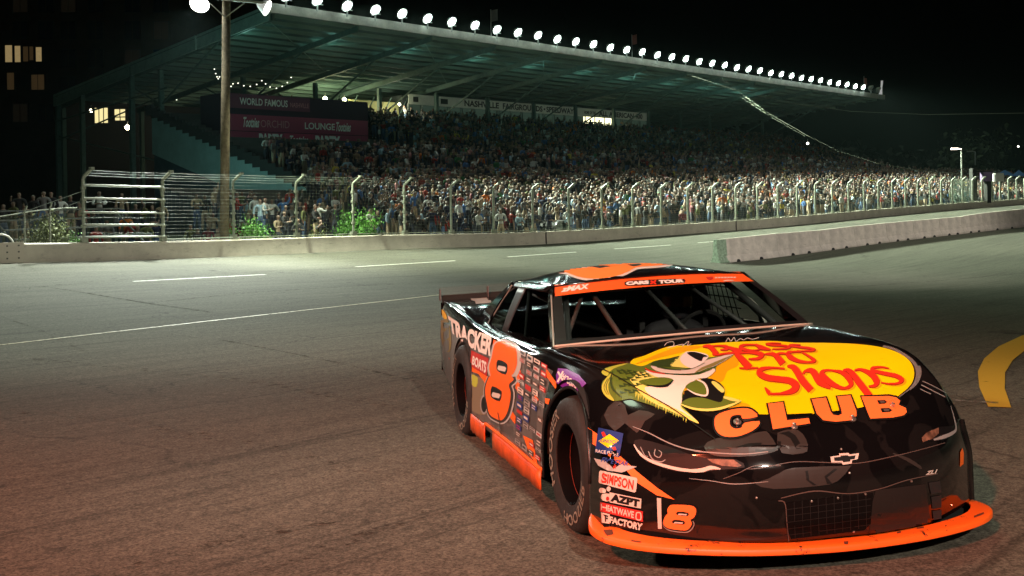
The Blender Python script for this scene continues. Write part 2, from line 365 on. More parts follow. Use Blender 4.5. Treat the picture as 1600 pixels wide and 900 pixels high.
for i in range(1, len(posts) - 1):
    (t0, p0), (t1, p1) = posts[i], posts[i + 1]; nn = 18
    if t0 > 70: nn = 9
    for j in range(1, nn):
        p = p0.lerp(p1, j / nn) - NW * .055; b.tube([p + Vector((0, 0, .05)), p + Vector((0, 0, PH - (0 if t0 > 30 else .25)))], .0022 + t0 * .00004, 4, cap=False)
b.build('mesh_wires', M_wire, fence)
for i in range(5):
    b = FB(); h = [.18, .60, 1.02, 1.5, 1.95][i]; b.tube([posts[0][1] + Vector((0, 0, h)) - NW * .1, posts[1][1] + Vector((0, 0, h)) - NW * .1], .036, 8)
    b.build('rail', mat('rail_white', (.50, .52, .46), .5), fence, smooth=True)
b = FB()
for i in range(1, len(posts) - 1):
    (t0, p0), (t1, p1) = posts[i], posts[i + 1]
    for h in (.08,): b.tube([p0 + Vector((0, 0, h)) - NW * .08, p1 + Vector((0, 0, h)) - NW * .08], .02, 6)
b.build('bottom_rail', M_post, fence)
# dark denser screen panel far right
b = FB()
for xq in np.arange(1490, 1521, 1.6): p = wtop(xq) + NW * .1; b.tube([p, p + Vector((0, 0, 2.3))], .014, 4, cap=False)
for h in np.arange(.05, 2.35, .12): b.tube([wtop(1490) + NW * .1 + Vector((0, 0, h)), wtop(1520) + NW * .1 + Vector((0, 0, h))], .014, 4, cap=False)
b.build('gate_mesh', mat('green_grey_wire', (.35, .5, .42), .5), fence)
# low chain link fence left
cl = empty('chain_link_fence', wtop(60), label='low sagging chain link fence behind the wall, left of the tall catch fence', cat='fence')
cb = MB(); o0 = Vector(cl.location)
A = wtop(-90) + NW * .8; B = wtop(136) + NW * .5; n = 150
def clh(u): return lerp(.62, 1.18, sm(u))
L_ = (B - A).length
for i in range(-40, n + 40):
    for sgn in (1, -1):
        pts = []
        for j in range(9):
            u = (i + sgn * j * 1.1) / n; h = j / 8
            if 0 <= u <= 1: pts.append(A.lerp(B, u) + Vector((0, 0, h * clh(u))) - o0)
        if len(pts) > 1: cb.tube(pts, .0026, 3, cap=False)
cb.build('mesh_wires', M_wire, cl)
cb = MB(); cb.tube([A.lerp(B, u) + Vector((0, 0, clh(u))) - o0 for u in np.linspace(0, 1, 12)], .022, 6); cb.build('top_rail', M_post, cl)
for u in (.36, .62, .8):
    cb = MB(); p = A.lerp(B, u) - o0; cb.tube([p, p + Vector((0, 0, clh(u) + .02)), p + Vector((.08, 0, clh(u) + .22))], .03, 6); cb.build('post', M_post, cl)
for y0, y1 in ((1.75, .9), (1.45, .5)):
    cb = MB(); cb.tube([posts[0][1] + Vector((0, 0, y0)) - o0, A.lerp(B, .55) + Vector((0, 0, y1)) - o0], .008, 4); cb.build('stay_wire', M_wire, cl)
# ------------------------------------------------------------------ inner barrier blocks
JX = [(1125, 375, 412), (1219, 365, 403.5), (1285, 360, 393), (1340, 353.5, 385), (1390, 348.5, 378.5), (1432, 345, 373), (1473, 341.5, 368), (1507, 338.5, 364), (1540, 333, 360), (1600, 327, 353.5), (1660, 321.5, 347)]
M_kr = mat('barrier_concrete', (.70, .63, .56), .85, noise=(2.2, .30), bump=(14, .3)); M_green = mat('green_chipped_concrete', (.36, .50, .36), .85, noise=(9, .5)); M_dark = mat('dark_gap', (.015, .015, .014), .9); stain(M_kr, .8, .60, .70, (.18, .16, .14), .5)
def kp(x): s = 34.6 - (x - 1125) * (8.4 / 475); return F / s, s
desc = ['concrete barrier block with a chipped green end, nearest of the inner row', 'pale concrete barrier block, second from the near end of the inner row', 'pale concrete barrier block, third from the near end of the inner row', 'pale concrete barrier block, fourth from the near end of the inner row', 'pale concrete barrier block, fifth from the near end of the inner row', 'pale concrete barrier block, sixth from the near end of the inner row', 'pale concrete barrier block, seventh from the near end, just before the step up', 'first of the taller stained barrier blocks, after the step up', 'second of the taller stained barrier blocks near the right edge', 'last concrete barrier block, cut by the right edge']
for i in range(len(JX) - 1):
    (x0, t0, b0), (x1, t1, b1) = JX[i], JX[i + 1]
    Y0, s0 = kp(x0); Y1, s1 = kp(x1); p0 = Wp(x0, b0, Y0); p1 = Wp(x1, b1, Y1); h0 = (b0 - t0) / s0; h1 = (b1 - t1) / s1
    if i < 1: pass
    g0 = float(gz(p0.x, p0.y)[0]); g1 = float(gz(p1.x, p1.y)[0])
    d = (p1 - p0); d.z = 0; L_ = d.length; d.normalize(); nn = Vector((-d.y, d.x, 0))
    e = empty('concrete_barrier', (p0.x, p0.y, g0), label=desc[i], cat='barrier', group='concrete barrier blocks of the inner track wall')
    b = MB(); gap = .012
    sec = [(0, 0), (0, .07), (.13, .30), (.2, 1), (.36, 1), (.43, .30), (.56, .07), (.56, 0)]
    vs = []
    for j, (pp, h, g) in enumerate([(gap, h0, 0), (L_ - gap, h1, g1 - g0)]):
        q0 = (p0.z - g0) if j == 0 else (p1.z - g0)
        for w, z in sec: v = d * pp + nn * (w - .0); vs.append((v.x, v.y, (g - .03) if z == 0 else q0 + z * h))
    nS = len(sec); fs = [(k, k + nS, k + nS + 1, k + 1) for k in range(nS - 1)] + [tuple(range(nS))[::-1], tuple(range(nS, 2 * nS))]
    b.add(vs, fs, 0); b.build('block', M_kr, e, fix=True)
    if i == 0:
        b = MB(); vs = []
        for pp in (-.004, .62):
            for w, z in sec: v = d * pp + nn * (w - .005 if w < .3 else w + .005); vs.append((v.x, v.y, (p0.z - g0) + (z * h0 + (.006 if z == 1 else 0) if z else 0)))
        b.add(vs, [(k, k + nS, k + nS + 1, k + 1) for k in range(nS - 1)] + [tuple(range(nS))[::-1]], 0); b.build('chipped_end', M_green, e, fix=True)
    for f in (.30, .68):
        if i == 9: break
        b = MB(); v = d * (L_ * f) - nn * .012; zz = lerp(0, g1 - g0, f)
        b.tube([v + Vector((0, 0, zz - .02)) , v + nn * .10 + Vector((0, 0, zz - .02))], .13, 10); b.build('drain_slot', M_dark, e)
# ------------------------------------------------------------------ grandstand
M_steel = mat('teal_steel', (.11, .18, .16), .6, noise=(3, .3)); M_roof = mat('roof_sheeting', (.10, .17, .15), .75, noise=(.5, .3))
M_fas = mat('cream_fascia', (.5, .5, .44), .6, noise=(1.2, .35)); M_deck = mat('deck_concrete', (.10, .105, .10), .9, noise=(1, .3))
M_side = mat('lit_teal_concrete', (.34, .50, .50), .85, noise=(.8, .25)); M_sidelow = mat('shade_blue_concrete', (.07, .11, .14), .9, noise=(.6, .3))  # lit band and shaded part of one side wall, as two colours
def zb(t): q = TM(t, 1.2); return float(gz(TM(min(max(t, -25), 110), 0).x, TM(min(max(t, -25), 110), 0).y)[0])
ZB = [(t, zb(t)) for t in range(-40, 181, 5)]
zbt = lambda t: float(np.interp(t, [a for a, _ in ZB], [c for _, c in ZB]))
def zlow(t, m): return zbt(t) + .12 + .18 * max(0, m - 2.2)
def zup(m): return 2.35 + .31 * (m - 19.2)
T0, T1, MR0, MR1, ZR0, ZR1 = 23.2, 123.0, 22.2, 54.0, 13.7, 10.2
zroof = lambda m: ZR0 + (ZR1 - ZR0) * (m - MR0) / (MR1 - MR0)
gs = empty('grandstand', TM(T0, 19, 0), label='long covered grandstand packed with spectators, a row of floodlights on its roof edge', cat='grandstand')
def gsb(b, name, m, parent=None, **k):
    o0 = Vector(gs.location); b.v = [tuple(Vector(v) - o0) for v in b.v]; return b.build(name, m, parent or gs, **k)
b = MB()   # concourse ground behind the wall
ts = np.linspace(-40, 180, 56); ms = [.25, 2.2, 10, 60]
vs = [tuple(TM(t, m, zbt(t) - (.02 if m < 1 else .0))) for t in ts for m in ms]; fs = [(i * 4 + j, i * 4 + j + 1, i * 4 + j + 5, i * 4 + j + 4) for i in range(55) for j in range(3)]
b.add(vs, fs); tag(b.build('concourse_ground', mat('dirt_grass', (.045, .05, .03), .95, noise=(.6, .4))), kind='structure')
def steps(name, m0, m1, dm, tt, zf, parent=gs):
    b = MB(); vs = []; rows = []; m = m0
    while m < m1 - .01: rows += [(m, zf, m), (m, zf, m + dm)]; m += dm
    nr = 0; prof = []
    m = m0
    while m < m1 - .01: prof.append((m, m)); prof.append((m + dm, m)); m += dm
    vs = [tuple(TM(t, pm, zf(t, zm))) for t in tt for pm, zm in prof]; n = len(prof)
    b.add(vs, [(i * n + j, i * n + j + 1, (i + 1) * n + j + 1, (i + 1) * n + j) for i in range(len(tt) - 1) for j in range(n - 1)])
    return gsb(b, name, M_deck, parent)
steps('lower_seating', 2.2, 19, .84, list(np.linspace(13, 160, 40)), lambda t, m: zlow(t, m) - .02)
steps('upper_seating', 19.2, 38, .87, [T0, T1], lambda t, m: zup(m) - .02)
# deck end: stepped edge; side wall's lit band and shade below put into two colours
b = MB(); m = 19.2
while m < 37.5:
    b.box(TM(T0 - .12, m + .45, zup(m) + .12), (.25, .87, .75), rz); m += .87
gsb(b, 'stepped_edge', mat('dark_edge', (.03, .035, .035), .8))
b = MB(); b.add([tuple(TM(T0 - .2, 18.6, zup(18.6) - .2)), tuple(TM(T0 - .2, 37.5, zup(37.5) - .2)), tuple(TM(T0 - .2, 37.5, zup(37.5) - 3.2)), tuple(TM(T0 - .2, 18.6, -.2))], [(0, 1, 2, 3)])
gsb(b, 'side_wall', M_side)
b = MB(); b.add([tuple(TM(T0 - .05, 18.6, -.2)), tuple(TM(T0 - .05, 37.5, zup(37.5) - 3.2)), tuple(TM(T0 - .05, 37.5, -2)), tuple(TM(T0 - .05, 18.6, -2))], [(0, 1, 2, 3)])
gsb(b, 'lower_side_wall', M_sidelow)
b = MB(); b.add([tuple(TM(T0, 18.9, -2)), tuple(TM(T1, 18.9, -2)), tuple(TM(T1, 18.9, 2.6)), tuple(TM(T0, 18.9, 2.6))], [(0, 1, 2, 3)]); gsb(b, 'front_parapet', M_sidelow)
# roof: sheeting, purlins, fascia, gable beams
b = MB(); c = [TM(T0, MR0, ZR0), TM(T1, MR0, ZR0), TM(T1, MR1, ZR1), TM(T0, MR1, ZR1)]
b.add([tuple(p) for p in c] + [tuple(p + Vector((0, 0, .18))) for p in c], [(3, 2, 1, 0), (4, 5, 6, 7), (0, 1, 5, 4), (1, 2, 6, 5), (2, 3, 7, 6), (3, 0, 4, 7)]); gsb(b, 'roof', M_roof)
def beam(p, q, w, h, b):
    p = Vector(p); q = Vector(q); d = (q - p).normalized(); sd = Vector((-d.y, d.x, 0)).normalized() * w / 2; up = Vector((0, 0, h / 2))
    b.add([tuple(x) for x in (p - sd - up, p + sd - up, p + sd + up, p - sd + up, q - sd - up, q + sd - up, q + sd + up, q - sd + up)], [(0, 1, 2, 3), (7, 6, 5, 4), (0, 4, 5, 1), (1, 5, 6, 2), (2, 6, 7, 3), (3, 7, 4, 0)])
M_pur = mat('purlin_steel', (.15, .24, .21), .6)
for i, m in enumerate(np.arange(MR0 + .9, MR1, 1.5)):
    b = MB(); beam(TM(T0, m, zroof(m) - .13), TM(T1, m, zroof(m) - .13), .12, .26, b); gsb(b, 'purlin', M_pur)
for i, t in enumerate(np.arange(T0 + .2, T1, 7.13)):
    b = MB(); beam(TM(t, MR0 + .2, ZR0 - .45), TM(t, MR1 - .3, ZR1 - .75), .16, .42, b); gsb(b, 'roof_truss', M_steel)
    for m in (36.8, 53):
        b = MB(); b.box(TM(t, m, (zroof(m) - 1 + -2) / 2), (.32, .32, zroof(m) + 1), rz); gsb(b, 'column', M_steel)
    b = MB(); m = 36.8; beam(TM(t, m, zroof(m) - 3.6), TM(t, m - 8, zroof(m - 8) - .6), .1, .14, b); beam(TM(t, m, zroof(m) - 3.6), TM(t, m + 6, zroof(m + 6) - .6), .1, .14, b); gsb(b, 'brace', M_steel)
for ta in np.arange(T0, T1 - 14, 14.26):
    b = MB(); beam(TM(ta, MR0 + 1, ZR0 - .35), TM(ta + 14.26, MR0 + 13, zroof(MR0 + 13) - .35), .06, .06, b); beam(TM(ta, MR0 + 13, zroof(MR0 + 13) - .35), TM(ta + 14.26, MR0 + 1, ZR0 - .35), .06, .06, b); gsb(b, 'cross_brace', M_pur)
b = MB(); beam(TM(T0 - .3, MR0 - .1, ZR0 + .06), TM(T1 + .3, MR0 - .1, ZR0 + .06), .14, .62, b); gsb(b, 'fascia', M_fas)
segs = [0, .28, .58, 1]
for i in range(3):
    m0 = lerp(MR0, MR1, segs[i]); m1 = lerp(MR0, MR1, segs[i + 1]) - .25; b = MB()
    beam(TM(T0 - .25, m0, zroof(m0) - .25), TM(T0 - .25, m1, zroof(m1) - .25), .14, 1.0, b); gsb(b, 'gable_beam', mat('pale_teal_steel', (.30, .42, .38), .6, noise=(1.5, .3)))
    b = MB(); beam(TM(T0 - .36, m0, zroof(m0) + .0), TM(T0 - .36, m1, zroof(m1) + .0), .05, .05, b); gsb(b, 'gutter_pipe', M_steel)
for m in (lerp(MR0, MR1, .58), MR1 - .6, lerp(MR0, MR1, .84)):
    b = MB(); b.box(TM(T0 - .1, m, (zroof(m) - 2) / 2), (.34, .34, zroof(m) + 2), rz); gsb(b, 'column', M_steel)
for za, zc in ((6.6, 9.3), (6.9, 4.2)):
    b = MB(); beam(TM(T0 - .2, MR1 - 1, za), TM(T0 + 1, 38, zc), .08, .1, b); gsb(b, 'brace', M_steel)
b = MB(); beam(TM(T0 - .3, 35, 9.6), TM(T0 - .3, 53, 8.2), .1, .12, b); gsb(b, 'brace', M_steel)
# railings between lower seats and upper deck, aisle rails
M_rail = mat('pipe_rail', (.35, .38, .34), .5)
for z in (3.05, 3.4):
    b = MB(); b.tube([TM(T0, 18.7, z - .15), TM(T1, 18.7, z - .15)], .028, 5); gsb(b, 'rail', M_rail)
b = MB()
for t in np.arange(T0, T1, 2): b.tube([TM(t, 18.7, 2.4), TM(t, 18.7, 3.25)], .025, 5)
gsb(b, 'rail_posts', M_rail)
for t in np.arange(26, 122, 10.5):
    b = MB(); b.tube([TM(t, 12.5, zlow(t, 12.5) + 1.0), TM(t + .2, 19, zlow(t, 19) + 1.1)], .03, 5); b.tube([TM(t + 1.2, 12.5, zlow(t, 12.5) + 1.0), TM(t + 1.4, 19, zlow(t, 19) + 1.1)], .03, 5); gsb(b, 'aisle_rail', M_rail)
# press box
pb = MB(); tA, tB, mA, mB = 49.4, 89.3, 38.1, 42.0
ctr = TM((tA + tB) / 2, (mA + mB) / 2, 9.45)
pbx = MB(); pbx.box(TM((tA + tB) / 2, 40.4, 9.4), (tB - tA, 3.0, 3.0), rz)
pbo = gsb(pbx, 'press_box', mat('press_box_dark', (.05, .06, .06), .8))
b = MB(); b.box(TM((tA + tB) / 2, 38.0, 8.25), (tB - tA, .1, .55), rz); gsb(b, 'lower_panel', mat('grey_panel', (.22, .25, .23), .7), pbo)
b = MB(); b.box(TM((tA + tB) / 2, 38.0, 10.5), (tB - tA, .08, .95), rz); sgn = gsb(b, 'sign_board', mat('sign_cream', (.50, .52, .43), .6, emis=(.8, .85, .65), es=.035, noise=(1.5, .15)), pbo)
for i, t in enumerate(np.linspace(tA, tB, 23)):
    b = MB(); b.box(TM(t, 38.02, 9.3), (.10, .1, 1.6), rz); gsb(b, 'mullion', mat('mullion', (.25, .27, .25), .6), pbo)
M_lit = mat('lit_window', (.5, .5, .4), .5, emis=(1, .95, .55), es=2.6); M_dimlit = mat('dim_window', (.05, .06, .05), .3, emis=(.3, .5, .35), es=.06)
for i in range(22):
    ta = lerp(tA, tB, i / 22); tb = lerp(tA, tB, (i + 1) / 22); b = MB(); lit = i in (15, 16, 17)
    b.box(TM((ta + tb) / 2, 38.3, 9.3), (tb - ta - .12, .04, 1.5), rz); gsb(b, 'window', M_lit if lit else M_dimlit, pbo)
b = MB(); b.box(TM(55, 38.1, 9.1), (.5, .05, 1.0), rz); b.box(TM(61.4, 38.1, 9.05), (.25, .05, .5), rz); b.build
def text_mesh(s, bold=0, shear=0, space=1.0, sx=1.0):
    cu = bpy.data.curves.new('t', 'FONT'); cu.body = s; cu.size = 1; cu.offset = bold; cu.shear = shear; cu.space_character = space; cu.fill_mode = 'FRONT'; cu.resolution_u = 3
    o = bpy.data.objects.new('t', cu); COL.objects.link(o); bpy.context.view_layer.update()
    me = bpy.data.meshes.new_from_object(o.evaluated_get(bpy.context.evaluated_depsgraph_get())); bpy.data.objects.remove(o)
    v = np.array([x.co[:2] for x in me.vertices]); f = [tuple(p.vertices) for p in me.polygons]; bpy.data.meshes.remove(me)
    mn = v.min(0); mx = v.max(0); v = (v - mn) / (mx - mn)   # into the unit square
    return v, f, (mx - mn)
def flat_text(s, fn, m, name, parent, w, h, thick=.02, off=Vector((0, 0, 0)), **k):
    """fn(a,b) -> world point; a,b in 0..1"""
    v, f, _ = text_mesh(s, **k); b = MB(); b.add([tuple(Vector(fn(a, c)) + off) for a, c in v], f); return b
M_black = mat('sign_black', (.012, .012, .012), .6)
def on_sign(t0, t1, z0, z1, mm=37.94): return lambda a, c: TM(lerp(t0, t1, a), mm, lerp(z0, z1, c))
for s, t0, t1, z0, z1, bo in [('NASHVILLE', 57.6, 65.6, 10.24, 10.82, .045), ('FAIRGROUNDS', 66.5, 76.2, 10.24, 10.82, .045), ('SPEEDWAY', 78.6, 86.6 - .5, 10.24, 10.82, .045)]:
    pass
tt_ = lambda x, m: (lambda r: ((14.4 + .744 * m) + r * (34.6 + .668 * m)) / (.668 - .744 * r))((x - 800) / F)
for s, x0, x1, hh in [('NASHVILLE', 727, 781, .5), ('FAIRGROUNDS', 787, 849, .5), ('SPEEDWAY', 855, 898, .5), ('HOME OF THE', 914, 932, .28), ('ALL AMERICAN 400', 937, 1005, .5)]:
    t0, t1 = tt_(x0, 38), tt_(x1, 38); b = flat_text(s, on_sign(t0, t1, 10.5 - hh * .62, 10.5 + hh * .62), M_black, 'lettering', sgn, 1, 1, bold=.035); gsb(b, 'lettering', M_black, sgn)
b = MB(); b.box(TM(tt_(852, 38), 37.93, 10.5), (.2, .02, .2), rz); gsb(b, 'dot', M_black, sgn)
for x0, x1 in ((647, 655), (690, 701)):
    t0, t1 = tt_(x0, 38), tt_(x1, 38); b = MB(); b.box(TM((t0 + t1) / 2, 37.93, 10.5), (t1 - t0, .02, .5), rz); gsb(b, 'dark_plaque', M_black, sgn)
# lit bay left of the press box
b = MB(); b.box(TM(46.2, 39.2, 8.9), (6.0, .1, 2.6), rz); gsb(b, 'lit_back_wall', mat('yellow_wall', (.38, .36, .16), .8, emis=(.55, .55, .2), es=.10))
b = MB()
for i in range(5): beam(TM(40 + i * 2.0, 38.6, 7.6), TM(41.8 + i * 2.0, 38.6, 10.6), .1, .12, b)
gsb(b, 'stair_truss', M_steel)
# suite box carrying the banners
sb_ = MB(); sb_.box(TM(32, 32.9, 7.3), (13.2, 3.6, 3.6), rz); gsb(sb_, 'suite_box', mat('suite_purple', (.035, .02, .04), .85))
bcol = {'dark': mat('banner_dark_purple', (.16, .04, .08), .7), 'mid': mat('banner_maroon', (.36, .05, .11), .7), 'red': mat('banner_red', (.50, .05, .12), .7), 'cream': mat('banner_cream', (.85, .80, .78), .7), 'pink': mat('banner_pink', (.60, .26, .30), .7)}
def banner(label, x0, x1, z0, z1, m, col, texts, mid=None):
    o = empty('banner', TM(tt_(x0, 31), m, z0), label=label, cat='banner', group='sponsor banners on the suite front'); o0 = Vector(o.location)
    b = MB(); a, c = tt_(x0, 31), tt_(x1, 31); b.box(TM((a + c) / 2, m, (z0 + z1) / 2) - o0, (c - a, .03, z1 - z0), rz); b.build('cloth', bcol[col], o)
    if mid:
        a, c = tt_(mid[0], 31), tt_(mid[1], 31); b = MB(); b.box(TM((a + c) / 2, m - .02, (z0 + z1) / 2) - o0, (c - a, .01, z1 - z0 - .04), rz); b.build('centre_panel', bcol['red'], o)
    for s, xa, xb, f0, f1, k, tc in texts:
        t0, t1 = tt_(xa, 31), tt_(xb, 31); b = flat_text(s, on_sign(t0, t1, lerp(z0, z1, f0), lerp(z0, z1, f1), m - .035), None, '', None, 1, 1, **k); b.v = [tuple(Vector(v) - o0) for v in b.v]; b.build('lettering', bcol[tc], o)
    return o
banner('dark purple banner reading WORLD FAMOUS, highest on the suite front', 361, 486, 8.0, 9.05, 31.0, 'dark', [('WORLD FAMOUS', 376, 451, .25, .75, dict(bold=.02), 'cream'), ('NASHVILLE', 455, 484, .28, .62, dict(bold=.0), 'pink')])
banner('maroon banner reading ORCHID LOUNGE, in the middle of the suite front', 361, 576, 6.35, 7.55, 30.98, 'mid', [('Tootsies', 381, 406, .22, .85, dict(bold=.03, shear=.4), 'cream'), ('ORCHID', 408, 453, .26, .72, dict(bold=.0), 'pink'), ('LOUNGE', 477, 524, .26, .70, dict(bold=.02), 'cream'), ('Tootsies', 526, 549, .2, .82, dict(bold=.03, shear=.4), 'cream')])
banner('maroon banner reading PARTY twice, lowest and half hidden by heads', 361, 576, 5.15, 6.3, 30.98, 'mid', [('PARTY', 405, 442, .12, .92, dict(bold=.06), 'cream'), ('Tootsies', 453, 482, .3, .85, dict(bold=.03, shear=.4), 'cream'), ('PARTY', 493, 532, .12, .92, dict(bold=.06), 'cream')], mid=(445, 490))
# ------------------------------------------------------------------ floodlights on the roof edge
M_glow = mat('flood_lens', (1, 1, 1), .4, emis=(.80, 1, .93), es=60); M_house = mat('flood_housing', (.35, .36, .34), .4, .5)
b = MB(); fd = (-NW * .80 + Vector((0, 0, -.6))).normalized(); fx = DW.copy(); fy = fd.cross(fx)
b.revolve([(.04, -.38), (.16, -.34), (.30, -.18), (.42, .02), (.44, .05), (.42, .05), (.40, .03)], (0, 0, 0), fx, fy, fd, 16)
house_me = b.build('housing', M_house, smooth=40)
b = MB(); b.revolve([(0, .26), (.09, .24), (.17, .18), (.225, .08), (.24, -.02)], (0, 0, 0), fx, fy, fd, 16); lens_me = b.build('lens', M_glow, smooth=True)
b = MB(); b.revolve([(.20, -.02), (.30, .0), (.37, .04)], (0, 0, 0), fx, fy, fd, 20); refl_me = b.build('reflector', mat('reflector_glare_ring', (.8, .85, .8), .4, emis=(.75, 1, .9), es=.7), smooth=True)  # ring glows by its own emission, a soft glare edge around the lens
b = MB(); b.box((0, 0, -.5), (.08, .08, .55), rz); b.box((0, 0, -.27), (.95, .06, .06), rz); arm_me = b.build('bracket', M_house)
for i in range(39):
    t = 24.0 + i * 2.545; p = TM(t, MR0 - .35, ZR0 + .95 + .04 * math.sin(i * 2.1)); lit = i < 37
    if i == 0: lab = 'lit floodlight on the roof edge, nearest to the utility pole'
    elif i == 36: lab = 'lit floodlight on the roof edge, farthest lit one beside the unlit pair'
    elif i < 37: lab = 'lit roof floodlight, number %d counting from the utility pole' % (i + 1)
    else: lab = ['unlit floodlight just after the last lit lamp at the far roof end', 'unlit floodlight beside the pennant at the far end of the roof'][i - 37]
    e = empty('floodlight', p, label=lab, cat='floodlight', group='floodlights along the grandstand roof edge')
    for src, nm in ((house_me, 'housing'), (arm_me, 'bracket')) + (((lens_me, 'lens'), (refl_me, 'reflector')) if lit else ()):
        c = src.copy(); COL.objects.link(c); c.name = nm; c.parent = e
    if lit and i % 2 == 0: lamp('SPOT', 'floodlight_beam', p + fd * .25, p + (-NW * 1.0 + Vector((0, 0, -.60))) * 10, 66000, (.86, 1, .76), .35, 56, .9)
    if lit and i % 3 == 0 and i < 30: lamp('POINT', 'floodlight_spill', p - fd * .55 + Vector((0, 0, -2.6)) + NW * 4, None, 42, (.42, 1, .84), .4)
for o in (house_me, lens_me, arm_me, refl_me): bpy.data.objects.remove(o)
# flags and pennant on the roof edge
def flag(x, label, col, h=1.6, w=.9):
    t = ((-CX0 + x) / F); tq = (30.9 + t * 49.4) / (.668 - .744 * t); p = TM(tq, MR0 - .1, ZR0 + .3); e = empty('flag', p, label=label, cat='flag')
    b = MB(); b.tube([(0, 0, 0), (0, 0, h + .6)], .03, 6); b.build('pole', M_house, e)
    b = MB(); b.grid(lambda a, c: DW * (w * a) + NW * (.12 * math.sin(a * 7)) + Vector((0, 0, h + .5 - .9 * c + .25 * a * (1 if x < 1300 else -1))), 8, 4); b.build('cloth', mat('flag_' + col, dict(white=(.75, .75, .75), red=(.2, .07, .06), grey=(.10, .10, .10))[col], .8), e)
for x, c, l in ((770, 'grey', 'small grey flag on a thin pole near the ninth roof floodlight'), (990, 'red', 'small striped flag flying above the middle of the roof edge'), (1352, 'red', 'small red flag near the far end of the roof')): flag(x, l, c)
e = empty('pennant', TM(T1 - .1, MR0, ZR0 + .3), label='white pointed pennant at the far end of the grandstand roof', cat='pennant')
b = MB(); b.tube([(0, 0, 0), (0, 0, 2.1)], .05, 6); b.build('pole', M_house, e)
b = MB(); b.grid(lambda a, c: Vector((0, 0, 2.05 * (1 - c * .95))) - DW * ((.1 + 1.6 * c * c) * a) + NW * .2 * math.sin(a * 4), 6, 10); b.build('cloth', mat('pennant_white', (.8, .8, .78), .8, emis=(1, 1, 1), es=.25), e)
# ------------------------------------------------------------------ lights under the stand
def bulb(pos, label, r, es, col=(1, .85, .4), group=None, cat='lamp', power=0):
    e = empty('lamp', pos, label=label, cat=cat, group=group)
    b = MB(); b.revolve([(0.001, r), (r * .7, r * .7), (r, 0), (r * .7, -r * .7), (0.001, -r)], (0, 0, 0), (1, 0, 0), (0, 1, 0), (0, 0, 1), 10); b.build('bulb', mat('bulb_%d_%d' % (es, int(col[2] * 100)), col, .5, emis=col, es=es), e, smooth=True)
    b = MB(); b.tube([(0, 0, r * .8), (0, 0, r + .35)], r * .25, 5); b.build('stem', M_house, e)
    if power: lamp('POINT', 'lamp_light', Vector(pos) + Vector((0, 0, -.3)), None, power, col, .15)
for x, y, l in ((508, 154, 'bright yellow lamp under the roof, left of the pair beside the banners'), (538, 156, 'bright yellow lamp under the roof, right of the pair beside the banners')): bulb(Wp(x, y, 92), l, .20, 30, (1, 1, .55), power=260)
bulb(Wp(624, 163, 95), 'small white lamp just left of the press box', .14, 12, (1, 1, .7), power=160)
for x, y, l in ((199, 199, 'bright white lamp low in the dark left of the stand end'), (142, 173, 'warm wall lamp at the left of the lit hall windows'), (231, 176, 'small warm lamp between the hall and the grandstand stairs')): bulb(Wp(x, y, 100), l, .17 if x != 199 else .26, 14, (1, .9, .6), power=90)
e = empty('string_lights', Wp(335, 108, 80), label='sagging string of tiny bulbs under the roof behind the utility pole', cat='string lights'); o0 = Vector(e.location)
sl = [(335, 108), (337, 115), (339, 120), (341, 123), (343, 120), (358, 139), (361, 135), (364, 131), (372, 130), (381, 134), (391, 135), (401, 132), (409, 126), (415, 131), (422, 136), (432, 138), (441, 135), (449, 129), (455, 121)]
b = MB(); b.tube([Wp(x, y - .6, 80) - o0 for x, y in sl], .015, 4); b.build('cable', M_dark, e)
for x, y in sl: b = MB(); b.box(Wp(x, y, 79.8) - o0, (.07, .07, .07)); b.build('bulb', mat('tiny_bulb', (1, 1, .8), .5, emis=(1, 1, .8), es=2.5), e)
e = empty('string_lights', Wp(248, 142, 92), label='short string of four tiny bulbs left of the utility pole', cat='string lights'); o0 = Vector(e.location); sl = [(248, 142), (258, 148), (266, 152), (276, 156), (300, 147)]
b = MB(); b.tube([Wp(x, y - .6, 92) - o0 for x, y in sl], .015, 4); b.build('cable', M_dark, e)
for x, y in sl: b = MB(); b.box(Wp(x, y, 91.8) - o0, (.07, .07, .07)); b.build('bulb', MATS['tiny_bulb'], e)
lamp('POINT', 'stair_wall_fill', TM(15.5, 22, 5.5), None, 420, (.45, 1, .88), .5)  # added point light without a fixture, a teal wash for the stair wall
# ------------------------------------------------------------------ buildings in the dark on the left
ap = empty('apartment_building', Wp(100, 330, 150), label='dark brown apartment block with a few lit windows, far left', cat='building'); o0 = Vector(ap.location); YB = 150
M_brick = mat('dark_brick', (.10, .055, .035), .9, noise=(.4, .3)); M_win = mat('dark_window', (.02, .03, .06), .15); M_frame = mat('window_frame', (.03, .028, .025), .6)
M_warm = mat('warm_window', (.5, .4, .2), .6, emis=(1, .72, .32), es=.24, noise=(.8, .5)); M_warm2 = mat('dim_warm_window', (.4, .3, .15), .6, emis=(1, .6, .25), es=.025)
b = MB(); a0 = Wp(-260, -120, YB); a1 = Wp(420, 330, YB); b.box(((a0.x + a1.x) / 2 - o0.x, 7.5, (a0.z + a1.z) / 2 - o0.z), (a1.x - a0.x, 15, a0.z - a1.z)); b.build('wall', M_brick, ap)
b = MB(); b.box((Wp(30, 0, YB).x - o0.x, -.6, Wp(0, -20, YB).z - o0.z), (14, 1.2, .5)); b.build('ledge', M_frame, ap)
